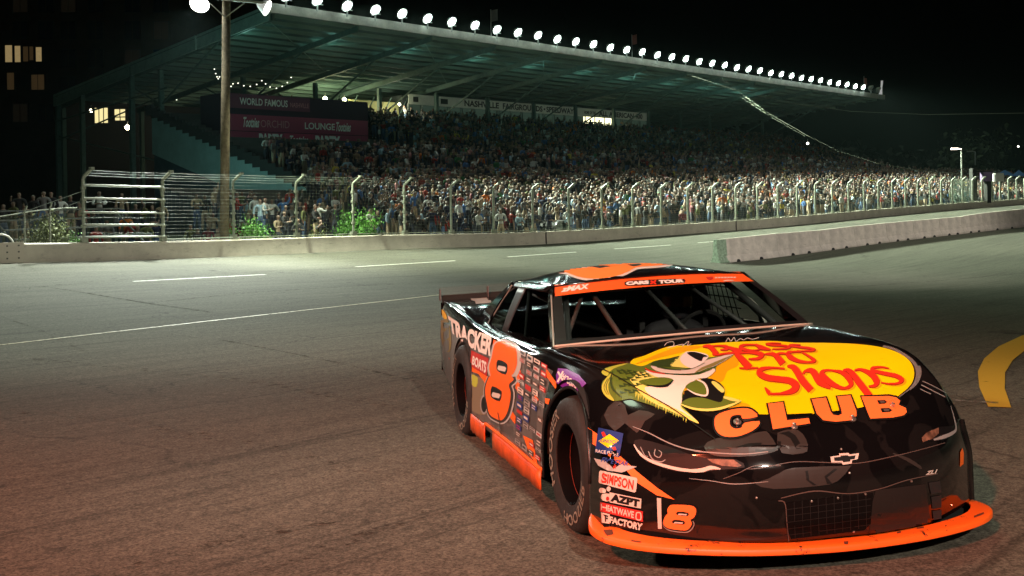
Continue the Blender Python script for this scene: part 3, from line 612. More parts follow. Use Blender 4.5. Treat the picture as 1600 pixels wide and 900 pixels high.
def win(x0, y0, x1, y1, m, k=1):
    p = Wp(x0, y0, YB); q = Wp(x1, y1, YB); b = MB(); c = ((p.x + q.x) / 2 - o0.x, -.02, (p.z + q.z) / 2 - o0.z); w, h = q.x - p.x, p.z - q.z
    b.box(c, (w + .2, .12, h + .2)); f = b.build('window', M_frame, ap)
    for i in range(k): b = MB(); b.box((c[0] - w / 2 + w * (i + .5) / k, -.10, c[2]), (w / k - .1, .04, h)); b.build('pane', m, f)
win(8, 71, 20, 97, M_warm); win(23, 72, 33, 97, M_warm); win(36, 73, 45, 96, M_warm2); win(46, 73, 53, 94, M_warm2); win(56, 74, 66, 96, M_warm); win(11, 114, 23, 140, M_warm2); win(49, 117, 70, 140, M_warm2, 2)
for r, y in enumerate((-8, 34, 78, 120, 163)):
    for c_, x in enumerate((95, 138, 195, 240, 20, 60)):
        if (c_ >= 4 and r in (2, 3)): continue
        win(x, y, x + 24, y + 27, M_win if (r + c_) % 4 else mat('faint_window', (.05, .04, .03), .4, emis=(1, .7, .4), es=.003), 2)
ha = empty('track_hall', Wp(190, 300, 108), label='low dark hall with warm lit windows behind the left end of the stand', cat='building'); o0 = Vector(ha.location)
b = MB(); p = Wp(100, 160, 108); q = Wp(330, 330, 108); b.box(((p.x + q.x) / 2 - o0.x, 4, (p.z + q.z) / 2 - o0.z), (q.x - p.x, 8, p.z - q.z)); b.build('wall', mat('hall_wall', (.02, .02, .02), .9), ha)
for x0, y0, x1, y1, k in ((148, 169, 170, 192, 3), (179, 171, 197, 182, 2), (180, 184, 197, 188, 2)):
    p = Wp(x0, y0, 108); q = Wp(x1, y1, 108); b = MB(); b.box(((p.x + q.x) / 2 - o0.x, -.05, (p.z + q.z) / 2 - o0.z), (q.x - p.x + .15, .1, p.z - q.z + .15)); f = b.build('window', M_frame, ha)
    for i in range(k): b = MB(); w = (q.x - p.x); b.box((p.x + w * (i + .5) / k - o0.x, -.13, (p.z + q.z) / 2 - o0.z), (w / k - .12, .04, p.z - q.z)); b.build('pane', mat('hall_lit_window', (.5, .45, .25), .5, emis=(1, .85, .4), es=1.0, noise=(1.5, .6)), f)
# ------------------------------------------------------------------ utility pole with crossarm and floodlights
YP = 40.5; pbase = Wp(350, 384, YP); up = empty('utility_pole', pbase, label='tall wooden utility pole with crossarm standing behind the catch fence', cat='utility pole')
b = MB(); top = Wp(354, -8, YP) - pbase; b.tube([Vector((0, 0, -.6)), top * .5, top], [.185, .175, .16], 14); b.build('pole', mat('pole_wood', (.22, .17, .10), .9, noise=(6, .5), bump=(12, .6)), up, smooth=True)
b = MB(); a = Wp(318, -3, YP) - pbase; c = Wp(418, 6, YP) - pbase; b.tube([a + Vector((0, -.2, 0)), c + Vector((0, -.2, 0))], .06, 6); b.build('crossarm', mat('arm_metal', (.45, .42, .36), .6), up)
b = MB(); m_ = Wp(354, 28, YP) - pbase + Vector((0, -.22, 0)); b.tube([Wp(328, 4, YP) - pbase + Vector((0, -.2, 0)), m_], .025, 5); b.tube([Wp(384, 6, YP) - pbase + Vector((0, -.2, 0)), m_], .025, 5); b.build('brace', MATS['arm_metal'], up)
pl = Wp(312, 6, YP); e = empty('floodlight', pl, label='glaring white floodlight on the left end of the utility pole crossarm', cat='floodlight')
b = MB(); d2 = Vector((.1, -.75, -.65)).normalized(); x2 = Vector((1, 0, 0)); y2 = d2.cross(x2)
b.revolve([(.05, -.4), (.2, -.3), (.36, 0), (.38, .04)], (0, 0, 0), x2, y2, d2, 16); b.build('housing', M_house, e, smooth=40)
b = MB(); b.revolve([(0, .16), (.2, .12), (.36, .03)], (0, 0, 0), x2, y2, d2, 16); b.build('lens', mat('pole_lens', (1, 1, 1), .4, emis=(.95, 1, .93), es=70), e, smooth=True)
lamp('SPOT', 'pole_floodlight_beam', pl + d2 * .4, G(230, 420), 33000, (.92, 1, .90), .3, 92, 1)
lamp('POINT', 'pole_floodlight_spill', pl + Vector((.6, 1.2, -1.5)), None, 500, (.6, 1, .9), .3)
p2 = Wp(414, 11, YP); e = empty('floodlight', p2, label='floodlight seen side on at the right end of the utility pole crossarm', cat='floodlight'); d3 = Vector((.9, -.1, -.42)).normalized(); x3 = Vector((0, 1, 0)).cross(d3).normalized(); y3 = d3.cross(x3)
b = MB(); b.revolve([(.05, -.35), (.14, -.25), (.3, .05), (.32, .12)], (0, 0, 0), x3, y3, d3, 16); b.build('housing', mat('lit_reflector', (.8, .8, .75), .3, emis=(1, 1, .95), es=.35), e, smooth=40)
b = MB(); b.revolve([(0, .10), (.3, .08)], (0, 0, 0), x3, y3, d3, 16); b.build('lens', mat('side_lens', (1, 1, 1), .4, emis=(.95, 1, .93), es=9), e)
lamp('SPOT', 'pole_floodlight_beam', p2 + d3 * .3, G(560, 400), 20000, (.92, 1, .76), .3, 90, 1)
b = MB(); b.tube([Wp(418, 6, YP) - p2, Vector((0, 0, .15))], .04, 6); b.build('bracket', M_house, e)
# ------------------------------------------------------------------ cables
def cable(label, pts, r):
    o = empty('cable', pts[0]); bpy.data.objects.remove(o); b = MB(); p0 = Vector(pts[0]); 
    P = []
    for i in range(len(pts) - 1):
        for j in range(6): P.append(Vector(pts[i]).lerp(Vector(pts[i + 1]), j / 6))
    P.append(Vector(pts[-1])); b.tube([p - p0 for p in P], r, 5, cap=False); o = b.build('cable', mat('pale_cable', (.20, .22, .18), .8, spec=.1)); o.location = p0; tag(o, label, 'cable')
cable('pair of pale cables sagging from the roof edge down to the right', [Wp(1124, 119, 108), Wp(1160, 148, 104), Wp(1200, 176, 100), Wp(1260, 211, 96), Wp(1310, 236, 94), Wp(1370, 255, 92), Wp(1440, 267, 92), Wp(1502, 272, 94)], .016)
cable('thin cable from the roof middle running level to the right edge', [Wp(1016, 98, 96), Wp(1080, 118, 94), Wp(1150, 141, 90), Wp(1230, 160, 88), Wp(1330, 174, 86), Wp(1450, 179, 84), Wp(1640, 176, 80)], .012)
cable('lower pale cable hanging just under the sagging pair', [Wp(1122, 119, 107), Wp(1158, 152, 104), Wp(1200, 180, 100), Wp(1258, 213, 96)], .013)
# ------------------------------------------------------------------ far right: light poles, tree, flag stand, tents
def far_pole(x, y0, y1, Y, label, lit):
    p = Wp(x, y1, Y); e = empty('street_lamp', p, label=label, cat='street lamp'); b = MB(); h = Wp(x, y0, Y).z - p.z; b.tube([(0, 0, 0), (0, 0, h)], .09, 6); b.build('pole', M_rail, e)
    b = MB(); b.tube([(0, 0, h), (-.55, 0, h + .1)], .06, 5); b.box((-.8, 0, h + .05), (.7, .3, .2)); b.build('lamp_head', mat('far_lamp', (1, 1, 1), .5, emis=(1, .85, .7), es=5) if lit else M_rail, e)
far_pole(1503, 233, 278, 118, 'tall light pole with lit head above the far end of the crowd', True)
far_pole(1524, 237, 258, 150, 'thinner unlit light pole right of the lit one', False)
bulb(Wp(1262, 224, 120), 'small white lamp at the upper right end of the crowd', .14, 12, (1, 1, .85)); bulb(Wp(1591, 229, 200), 'lone tiny lamp in the dark sky near the right edge', .18, 8, (1, .95, .8))
def leafy(name, pos, rx, ry, rzz, nleaf, size, m, label, cat, stem=True, seed=1, group=None):
    r = np.random.default_rng(seed); e = empty(name, pos, label=label, cat=cat, group=group); b = MB()
    cl_ = [(r.normal(0, .5, 3) * np.array([rx, ry, 0]) + np.array([0, 0, rzz * (.25 + .5 * r.random())])) for _ in range(14)]
    for i in range(nleaf):
        c = cl_[i % 14]; p = c + r.normal(0, .27, 3) * np.array([rx, ry, rzz * .8])
        if p[2] < .02: p[2] = abs(p[2])
        d = r.normal(0, 1, 3); d /= np.linalg.norm(d); u = np.cross(d, [0, 0, 1.0]); u /= np.linalg.norm(u) + 1e-6; w = np.cross(d, u); s = size * (.6 + .8 * r.random())
        b.add([p, p + u * s * .5 + w * s * .3, p + w * s * 1.3, p - u * s * .5 + w * s * .3], [(0, 1, 2, 3)])
    b.build('foliage' if cat != 'tree' else 'crown', m, e)
    if stem:
        b = MB()
        for k in range(5): b.tube([(r.normal(0, rx * .15), 0, -.05), (r.normal(0, rx * .3), r.normal(0, ry * .2), rzz * .7)], [.02 * rx, .008 * rx], 5)
        b.build('stem' if cat != 'tree' else 'trunk', mat('bark', (.12, .09, .06), .9), e)
    return e
M_leafg = mat('bright_leaf', (.10, .30, .035), .6, noise=(8, .5)); M_leafd = mat('dull_leaf', (.14, .17, .04), .7, noise=(6, .5))
def bush(x, y, w, h, m, label, seed, mm=.9, n=3600, size=.062):
    p = wtop(x) + NW * (mm + w * .4); p.z -= .64; leafy('bush', p, w / 2, w / 2.6, h, n, size, m, label, 'bush', seed=seed)
bush(431, 375, 1.30, 1.22, M_leafg, 'bright green leafy bush behind the fence, left of the two lit ones', 3)
bush(603, 370, 1.62, 1.55, M_leafg, 'biggest bright green bush behind the fence, right of the two lit ones', 4, n=5200)
bush(532, 372, .9, .95, M_leafd, 'low dull olive bush between the two bright green ones', 5, n=700)
bush(107, 378, 1.5, 1.35, M_leafd, 'dim olive bush behind the chain link fence at the far left', 6)
bush(150, 378, .45, .95, M_leafg, 'small green shrub at the foot of the first fence post', 8, n=350)
leafy('tree', Wp(1528, 285, 175), 5, 5, 8, 1200, .8, mat('far_tree_leaf', (.02, .035, .01), .8), 'dim green tree beyond the far end of the crowd', 'tree', seed=9)
for i, (x, yb_, yt, sz) in enumerate(((1330, 262, 225, 14), (1400, 268, 230, 16), (1450, 275, 240, 12))): leafy('tree', Wp(x, yb_ + 15, 230), sz * .6, 5, 7, 600, 1.3, mat('dark_tree_leaf', (.006, .009, .005), .9), ['dark tree crown behind the far end of the roof, leftmost of the three', 'dark broad tree crown behind the crowd, middle of the three', 'dark tree crown behind the crowd, rightmost of the three by the pole'][i], 'tree', seed=20 + i)
p = Wp(1545, 320, F / 15.2); e = empty('flag_stand', p, label='dark raised starter stand with purple panels above the far wall', cat='flag stand'); sc_ = 1 / 15.2
def fbx(x, y, w, h, m, nm, dy=0): b = MB(); q = Wp(x, y, p.y) - p; b.box((q.x, dy, q.z), (w * sc_, .8, h * sc_)); b.build(nm, m, e)
fbx(1521, 288, 7, 50, M_dark, 'tower'); fbx(1543, 300, 6, 34, M_dark, 'leg'); fbx(1541, 276, 14, 15, mat('purple_panel', (.16, .10, .22), .7), 'panel'); fbx(1560, 277, 13, 13, mat('white_panel', (.45, .45, .42), .7), 'panel', .1); fbx(1532, 268, 30, 2, M_dark, 'platform_rail')
for x, w, l in ((1570, 26, 'blue tent roof beyond the far end of the crowd'), (1592, 14, 'smaller blue tent roof at the right edge')):
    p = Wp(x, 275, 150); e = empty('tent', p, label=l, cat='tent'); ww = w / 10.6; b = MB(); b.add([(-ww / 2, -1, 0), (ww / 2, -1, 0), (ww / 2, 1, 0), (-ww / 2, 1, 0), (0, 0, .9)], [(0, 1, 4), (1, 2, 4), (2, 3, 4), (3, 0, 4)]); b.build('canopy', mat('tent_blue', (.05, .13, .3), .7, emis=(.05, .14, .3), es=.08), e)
    b = MB(); [b.tube([(sx * ww / 2, sy, 0), (sx * ww / 2, sy, -3)], .05, 4) for sx in (-1, 1) for sy in (-1, 1)]; b.build('poles', M_rail, e)
# cart parked behind the fence: a shiny roll hoop and dark body
q = wtop(916) + NW * 1.5; q.z -= .7; e = empty('parked_car', q, label='dark parked car behind the fence showing only its shiny arched roof', cat='car'); wc = 1.4
b = MB()
def carf(a, c): # rounded cabin
    x = (a - .5) * 2; return DW * (x * wc * .62 * (1 - .25 * c * c)) + NW * (.1 + 1.2 * (1 - c * .3)) * (1 if False else 0) + Vector((0, 0, .2 + 1.0 * c ** .7 * (1 - abs(x)**4 * .35)))
b.grid(carf, 14, 6); b.grid(lambda a, c: carf(a, 1) + NW * 1.1 * c, 14, 3); b.build('body', mat('car_dark', (.02, .022, .022), .2, coat=.5), e, smooth=True)
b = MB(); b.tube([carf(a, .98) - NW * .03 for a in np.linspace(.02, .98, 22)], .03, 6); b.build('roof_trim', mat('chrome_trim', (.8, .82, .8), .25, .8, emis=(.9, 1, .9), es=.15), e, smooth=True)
b = MB(); b.grid(lambda a, c: carf(.12 + .76 * a, .35 + .5 * c) - NW * .015, 10, 4); b.build('windshield', mat('car_glass', (.02, .03, .03), .08), e)
# ------------------------------------------------------------------ people
SKIN_BONES = {}
def pose_mesh(name, arms, sub, hipx=0.0, sit=False):
    """standing adult facing -Y, grown over a skeleton; arms: [(elbow, wrist, hand) for left, right]"""
    J = [((0, 0, .93), .145, 'pants'), ((0, .0, 1.10), .135, 'shirt'), ((0, .01, 1.30), .155, 'shirt'), ((0, .01, 1.42), .10, 'shirt'), ((0, -.005, 1.50), .055, 'skin'), ((0, -.02, 1.60), .088, 'skin'), ((0, -.015, 1.70), .078, 'hair')]
    E_ = [(0, 1), (1, 2), (2, 3), (3, 4), (4, 5), (5, 6)]; lab = [x[2] for x in J]
    def add(p, r, l, par): J.append((p, r, l)); lab.append(l); E_.append((par, len(J) - 1)); return len(J) - 1
    for s in (-1, 1):
        if sit:
            a = add((s * .10, -.05, .90), .105, 'pants', 0); a = add((s * .13, -.42, .88), .075, 'pants', a); a = add((s * .13, -.42, .50), .05, 'pants', a); add((s * .13, -.48, .45), .05, 'hair', a)
        else:
            a = add((s * .10, .0, .84), .10, 'pants', 0); a = add((s * .11, -.01 + hipx * s, .48), .072, 'pants', a); a = add((s * .12, .02, .10), .05, 'pants', a); a = add((s * .13, -.10, .04), .042, 'hair', a)
    for s, (el, wr, hd) in zip((-1, 1), arms):
        a = add((s * .20, .01, 1.40), .068, 'shirt', 3); a = add((s * el[0], el[1], el[2]), .050, 'shirt', a); a = add((s * wr[0], wr[1], wr[2]), .034, 'skin', a); add((s * hd[0], hd[1], hd[2]), .042, 'skin', a)
    me = bpy.data.meshes.new(name); me.from_pydata([j[0] for j in J], E_, []); o = bpy.data.objects.new(name, me); COL.objects.link(o)
    m = o.modifiers.new('s', 'SKIN'); m.use_smooth_shade = True; m.branch_smoothing = .6
    for i, j in enumerate(J): me.skin_vertices[0].data[i].radius = (j[1], j[1] * (.72 if i in (1, 2) else .8 if i == 0 else 1))
    me.skin_vertices[0].data[0].use_root = True
    if sub: o.modifiers.new('b', 'SUBSURF').levels = 1
    bpy.context.view_layer.update(); r = bpy.data.meshes.new_from_object(o.evaluated_get(bpy.context.evaluated_depsgraph_get())); bpy.data.objects.remove(o)
    P = np.array([j[0] for j in J]); lm = {'skin': 0, 'shirt': 1, 'pants': 2, 'hair': 3}
    c = np.zeros(len(r.polygons) * 3); r.polygons.foreach_get('center', c); c = c.reshape(-1, 3); mi = []
    for q in c:
        best = (9, 0)
        for a, b_ in E_:
            A_, B_ = P[a], P[b_]; ab = B_ - A_; t = np.clip((q - A_) @ ab / (ab @ ab), 0, 1); d = np.linalg.norm(q - A_ - ab * t)
            l = lab[b_] if t > .45 else lab[a]
            if d < best[0]: best = (d, lm[l])
        k = best[1]
        if q[2] > 1.50 and abs(q[0]) < .12: k = 3 if (q[2] > 1.665 or (q[1] > .01 and q[2] > 1.56)) else 0
        mi.append(k)
    r.materials.clear()
    for n_ in ('skin', 'shirt', 'pants', 'hair'): r.materials.append(PM[n_])
    r.polygons.foreach_set('material_index', mi); r.polygons.foreach_set('use_smooth', [True] * len(r.polygons)); r.name = name
    return r
PM = {'skin': mat('skin', (.15, .092, .066), .6), 'shirt': mat('shirt_black', (.02, .02, .022), .9), 'pants': mat('trousers_dark', (.03, .035, .05), .9), 'hair': mat('hair_dark', (.03, .02, .015), .8)}
dn = ((.27, .02, 1.15), (.27, -.05, .93), (.27, -.08, .86)); up_ = ((.30, -.10, 1.30), (.20, -.30, 1.50), (.16, -.34, 1.57)); high = ((.30, -.02, 1.62), (.26, -.06, 1.86), (.25, -.08, 1.94))
fr = ((.28, -.08, 1.16), (.10, -.32, 1.22), (.04, -.36, 1.25)); cr = ((.27, -.10, 1.14), (.02, -.22, 1.17), (-.08, -.20, 1.19)); hip = ((.36, .04, 1.18), (.24, -.04, 1.02), (.19, -.04, 1.0))
POSES = [('arms hanging', [dn, dn]), ('filming with phone', [up_, dn]), ('clapping', [fr, fr]), ('arms crossed', [cr, cr]), ('arm raised', [dn, high]), ('hands on hips', [hip, hip])]
hi = [pose_mesh('person_mesh', a, 1) for _, a in POSES]; lo = [pose_mesh('crowd_mesh', a, 0) for _, a in POSES]
SH = [('black', (.012, .012, .013), 44), ('white', (.55, .55, .52), 13), ('grey', (.14, .14, .14), 15), ('navy', (.015, .02, .05), 13), ('red', (.26, .025, .02), 6), ('orange', (.55, .14, .02), 3), ('blue', (.05, .13, .32), 6), ('pale blue', (.28, .40, .48), 5), ('olive', (.10, .11, .04), 5), ('green', (.03, .14, .05), 2), ('tan', (.26, .20, .13), 5), ('maroon', (.12, .02, .03), 3), ('pink', (.5, .22, .22), 3), ('yellow', (.5, .4, .06), 2)]
SW = np.array([s[2] for s in SH], float); SW /= SW.sum()
SM = [mat('shirt_' + s[0].replace(' ', '_'), s[1], .9) for s in SH]
HR = [('dark hair', mat('hair_dark', (.03, .02, .015), .8)), ('brown hair', mat('hair_brown', (.11, .06, .03), .8)), ('blond hair', mat('hair_blond', (.35, .25, .11), .8)), ('white cap', mat('cap_white', (.5, .5, .48), .8)), ('red cap', mat('cap_red', (.3, .03, .03), .8)), ('black cap', mat('cap_black', (.02, .02, .02), .8)), ('grey hair', mat('hair_grey', (.3, .3, .3), .8))]
PT = [('dark trousers', PM['pants']), ('blue jeans', mat('jeans', (.06, .10, .18), .9)), ('tan shorts', mat('shorts_tan', (.35, .27, .18), .9))]
SK = [mat('skin', (.15, .092, .066), .6), mat('skin_pale', (.21, .14, .105), .6), mat('skin_dark', (.12, .06, .04), .6)]
ppl = []   # x,y,z,rot,scale,pose,shirt,hair,pants,skin,row,t
def addp(t, m, z, row, sh=None, rot=None, pose=None):
    p = TM(t, m, z); f = math.atan2(-NW.y, -NW.x) + math.pi / 2
    ppl.append([p.x, p.y, p.z, f + (rng.normal(.25, .55) if rot is None else rot), rng.uniform(.92, 1.06), int(rng.choice(6, p=[.30, .17, .18, .15, .08, .12])) if pose is None else pose, int(rng.choice(len(SH), p=SW)) if sh is None else sh, int(rng.choice(7, p=[.3, .17, .12, .13, .05, .16, .07])), int(rng.choice(3, p=[.5, .3, .2])), int(rng.choice(3, p=[.45, .4, .15])), row, t])
row = 0
for k in range(21):   # lower seats, standing crowd
    m = 1.5 + k * .84; tl = 9.5 if k < 8 else 17.5 + (k - 8) * .4
    t = tl
    while t < 158:
        dens = .92 if t > 24 else .62
        if k == 0: dens = .42
        if k in (10,): dens *= .5
        if (t - 26) % 10.5 < .95 and k > 1: t += .46; continue
        dens *= .78 + .34 * math.sin(t * .9 + k * 1.3) * math.sin(t * .37 - k * .8)
        if rng.random() < dens: addp(t + rng.normal(0, .06), m + rng.normal(0, .1), zlow(t, m) - (.12 if k == 0 else 0) - (.42 if rng.random() < .16 else 0) + rng.normal(0, .05), k)
        t += .46
for k in range(22):   # upper deck
    m = 19.6 + k * .87; t = T0 + .5
    while t < T1 - .5:
        top = (m > 24.6 and t < 39.5) or (m > 37.6)
        if not top and (t - 26) % 10.5 > .95 and rng.random() < (.84 + .12 * math.sin(t * .7 + k * .9) if k > 1 else .5): addp(t, m + rng.normal(0, .08), zup(m) - .05 - (.45 if rng.random() < .25 else 0), 30 + k)
        t += .50
for t in np.arange(25.8, 38.3, .55): addp(t, 31.6, 7.35 if rng.random() < .9 else 7.5, 60)   # suite balcony
# far right crowd past the stand end
# left bleacher group and people standing by the low fence
def atpx(x, ytop, sh, pose=0, Yf=1.0, rot=None, grp=70):
    s = s_wall(x) / Yf * .93; p = Wp(x, ytop, F / s); f = math.atan2(-p.y, -p.x) + math.pi / 2
    ppl.append([p.x, p.y, p.z - 1.72, f + (rng.normal(0, .4) if rot is None else rot), 1.0, pose, sh, int(rng.integers(0, 7)), int(rng.integers(0, 3)), int(rng.integers(0, 2)), grp, 0])
for x, y, sh, ps in ((155, 298, 1, 3), (190, 301, 10, 0), (181, 320, 2, 1), (197, 333, 5, 0), (167, 343, 2, 2), (146, 328, 0, 0), (212, 318, 0, 4), (224, 316, 8, 2), (238, 320, 0, 1), (252, 315, 10, 0), (205, 344, 4, 0), (228, 346, 8, 3), (150, 352, 4, 0), (215, 352, 0, 2), (244, 345, 3, 0), (307, 302, 10, 3), (320, 304, 0, 2), (331, 302, 2, 5), (333, 332, 10, 1), (325, 352, 11, 0), (340, 356, 10, 2), (298, 350, 8, 0), (309, 356, 0, 0), (363, 306, 4, 0), (366, 312, 1, 2), (386, 309, 7, 0), (391, 302, 10, 1), (360, 340, 4, 0), (372, 335, 1, 1), (371, 352, 11, 0), (352, 330, 0, 0), (378, 345, 0, 2)): atpx(x, y, sh, ps, 1.04 + (378 - min(y, 378)) * .0016)
for x, y, sh, ps in ((5, 318, 0, 0), (21, 314, 8, 3), (30, 300, 0, 1), (52, 304, 0, 0), (38, 317, 10, 2), (60, 318, 6, 0), (68, 298, 2, 0), (80, 299, 0, 1), (94, 305, 1, 5), (110, 305, 0, 0), (123, 315, 10, 0), (128, 318, 4, 3)): atpx(x, y, sh, ps, 1.12, grp=71)
A = np.array(ppl); xs_ = CX0 + F * A[:, 0] / A[:, 1]; dist = A[:, 1].copy()
dist[(xs_ < -8) | (xs_ > 1606)] = 1e4; dist[(A[:, 10] < 60) & (A[:, 10] >= 1)] += 0
order = np.argsort(dist); named = set(order[:298].tolist())
px_post = [xt(t) for t, _ in posts]
def ordn(i): return ['first', 'second', 'third', 'fourth', 'fifth', 'sixth', 'seventh', 'eighth', 'ninth', 'tenth', 'eleventh', 'twelfth', 'thirteenth', 'fourteenth', 'fifteenth', 'sixteenth'][min(i, 15)]
seen = {}
ft = math.atan2(-NW.y, -NW.x)
for i in sorted(named, key=lambda i: (A[i, 10], xs_[i])):
    a = A[i]; ps, sh, hr, pt, sk, rw = [int(v) for v in a[5:11]]
    j = min(range(len(px_post)), key=lambda k: abs(px_post[k] - xs_[i])); side = 'left of' if xs_[i] < px_post[j] else 'right of'
    if rw == 71: loc = 'behind low fence'
    else: loc = '%s %s fence post' % (side, ordn(j))
    rname = 'front row' if rw == 0 else ('row %d' % (rw + 1) if rw < 30 else '')
    base = None
    for tryn in range(60):
        lab = '%s shirt, %s, %s, %s' % (SH[sh][0], HR[hr][0], POSES[ps][0], loc) + ((', ' + rname) if rname else '')
        if lab not in seen: break
        if tryn % 2 == 0: hr = (hr + 1) % 7
        else: ps = (ps + 1) % 6
    seen[lab] = 1
    o = bpy.data.objects.new('person', hi[ps]); COL.objects.link(o); o.location = a[:3]; o.rotation_euler = (0, 0, a[3]); o.scale = (a[4],) * 3
    for sl_, m in zip(range(4), (SK[sk], SM[sh], PT[pt][1], HR[hr][1])): o.material_slots[sl_].link = 'OBJECT'; o.material_slots[sl_].material = m
    tag(o, 'spectator, ' + lab, 'person', 'spectators behind the track fence')
# everyone else is one crowd
rest = [i for i in range(len(ppl)) if i not in named and -120 < xs_[i] < 1720]
allm = SM + [h[1] for h in HR] + [p_[1] for p_ in PT] + SK; o1, o2, o3 = len(SM), len(SM) + 7, len(SM) + 10
LV = []; LF = []; LM = []
for r in lo:
    v = np.zeros(len(r.vertices) * 3); r.vertices.foreach_get('co', v); LV.append(v.reshape(-1, 3)); LF.append([tuple(p.vertices) for p in r.polygons]); LM.append(np.array([p.material_index for p in r.polygons]))
vv = []; sizes = []; loops = []; mis = []; base = 0
LFl = [(np.array([len(f) for f in fs]), np.array([x for f in fs for x in f])) for fs in LF]
for i in rest:
    a = A[i]; ps, sh, hr, pt, sk = [int(v) for v in a[5:10]]; c, s = math.cos(a[3]), math.sin(a[3]); v = LV[ps] * a[4]
    vv.append(np.stack([a[0] + v[:, 0] * c - v[:, 1] * s, a[1] + v[:, 0] * s + v[:, 1] * c, a[2] + v[:, 2]], 1))
    sizes.append(LFl[ps][0]); loops.append(LFl[ps][1] + base); base += len(v); mis.append(np.array([o3 + sk, sh, o2 + pt, o1 + hr])[LM[ps]])
vv = np.concatenate(vv); sizes = np.concatenate(sizes); loops = np.concatenate(loops); mis = np.concatenate(mis)
me = bpy.data.meshes.new('crowd'); me.vertices.add(len(vv)); me.vertices.foreach_set('co', vv.ravel()); me.loops.add(len(loops)); me.loops.foreach_set('vertex_index', loops)
me.polygons.add(len(sizes)); me.polygons.foreach_set('loop_start', np.concatenate([[0], np.cumsum(sizes)[:-1]])); me.polygons.foreach_set('loop_total', sizes)
for m in allm: me.materials.append(m)
me.polygons.foreach_set('material_index', mis); me.polygons.foreach_set('use_smooth', np.ones(len(sizes), bool)); me.update(calc_edges=True); me.validate()
cw = bpy.data.objects.new('crowd', me); COL.objects.link(cw); tag(cw, 'packed mass of distant spectators filling the covered grandstand', 'crowd', kind='stuff')
print('people', len(ppl), 'crowd verts', len(vv))
# small bleacher under the left group
b = MB(); bl = empty('bleacher', wtop(200), label='small dark bleacher behind the barred fence panel at the left', cat='bleacher'); o0 = Vector(bl.location)
for k in range(5):
    b.box(wtop(200) + NW * (2.2 + k * .8) + Vector((0, 0, -.2 + k * .33)) - o0, (5.2, .3, .05), rz)
b.build('bench', mat('bench_metal', (.12, .13, .12), .5), bl)
b = MB()
for sx in (-2.4, 0, 2.4): b.tube([wtop(200) + DW * sx + NW * 2.0 + Vector((0, 0, -.75)) - o0, wtop(200) + DW * sx + NW * 5.6 + Vector((0, 0, 1.1)) - o0], .04, 5)
b.build('frame', MATS['bench_metal'], bl)
# ------------------------------------------------------------------ race car (u forward, v to the photo's right, z up; metres)
PIT, H_, YAW, CXc, CZc = -.0404, 1.532, .2572, 1.200, 5.548
car = empty('race_car', label='black and orange stock race car with big number 8 stopped on the near asphalt', cat='race car')
car.matrix_world = Matrix.Translation((0, 0, HC)) @ Matrix.Rotation(PIT, 4, 'X') @ Matrix.Translation((CXc, CZc, -H_)) @ Matrix.Rotation(YAW - math.pi / 2, 4, 'Z')
CI = car.matrix_world.inverted(); camc = CI @ Vector((0, 0, HC))
def rayc(px, py):
    d = CI @ Wp(px, py, 5.0) - camc; return d.normalized()
def tw(u, v, z): # body leans a little on its springs
    return (u, v, z + .034 * max(-1, min(1, v / .85)) * sm((z - .3) / .45))
def camo(name, c0, c1, sc=3.2, rough=.16):
    m = bpy.data.materials.new(name); m.use_nodes = True; n = m.node_tree; b = n.nodes['Principled BSDF']; N = n.nodes.new; L = n.links.new
    tc = N('ShaderNodeTexCoord'); t = N('ShaderNodeTexNoise'); t.inputs['Scale'].default_value = sc; t.inputs['Detail'].default_value = 2.5; t.inputs['Distortion'].default_value = 1.2
    r = N('ShaderNodeValToRGB'); r.color_ramp.interpolation = 'LINEAR'; e = r.color_ramp.elements; e[0].position = .50; e[1].position = .515; e[0].color = (*c0, 1); e[1].color = (*c1, 1)
    L(tc.outputs['Object'], t.inputs['Vector']); L(t.outputs[0], r.inputs[0])
    L(r.outputs[0], b.inputs['Base Color']); b.inputs['Roughness'].default_value = rough; b.inputs['Specular IOR Level'].default_value = .4; b.inputs['Coat Weight'].default_value = .25; b.inputs['Coat Roughness'].default_value = .05
    t2 = N('ShaderNodeTexNoise'); t2.inputs['Scale'].default_value = 5; bp = N('ShaderNodeBump'); bp.inputs['Strength'].default_value = .012; bp.inputs['Distance'].default_value = .02
    L(tc.outputs['Object'], t2.inputs['Vector']); L(t2.outputs[0], bp.inputs['Height']); L(bp.outputs[0], b.inputs['Normal']); L(bp.outputs[0], b.inputs['Coat Normal'])
    return m
M_body = camo('black_wrap', (.004, .004, .0045), (.009, .0085, .0085), 3.2, .10); M_sidew = camo('charcoal_wrap', (.070, .070, .068), (.12, .118, .11), 4, .3)
M_blk = mat('black_trim', (.010, .010, .011), .35); M_mattblk = mat('matt_black', (.012, .012, .012), .75); M_or = mat('orange_vinyl', (.80, .15, .02), .35, coat=.3)
M_orl = mat('orange_plastic', (.70, .10, .010), .5, noise=(7, .45)); M_silver = mat('silver_edge', (.5, .5, .46), .3, .6); M_int = mat('interior_grey', (.03, .032, .032), .8)
BOW = lambda U: .40 * max(0, min(1, (U + .3) / 1.27))**1.6
zc_t = [(-3.87, .985), (-3.3, .965), (-2.9, .94), (-2.0, .90), (-.65, .92), (-.3, .905), (0, .872), (.3, .822), (.6, .748), (.8, .678), (.9, .626), (.97, .565)]
zr_t = [(-3.87, .985), (-3.3, .965), (-2.9, .93), (-2.5, .89), (-2.0, .875), (-1.0, .88), (-.65, .908), (-.44, .905), (-.18, .893), (.02, .884), (.23, .862), (.375, .826), (.485, .768), (.576, .70), (.644, .615), (.70, .545)]
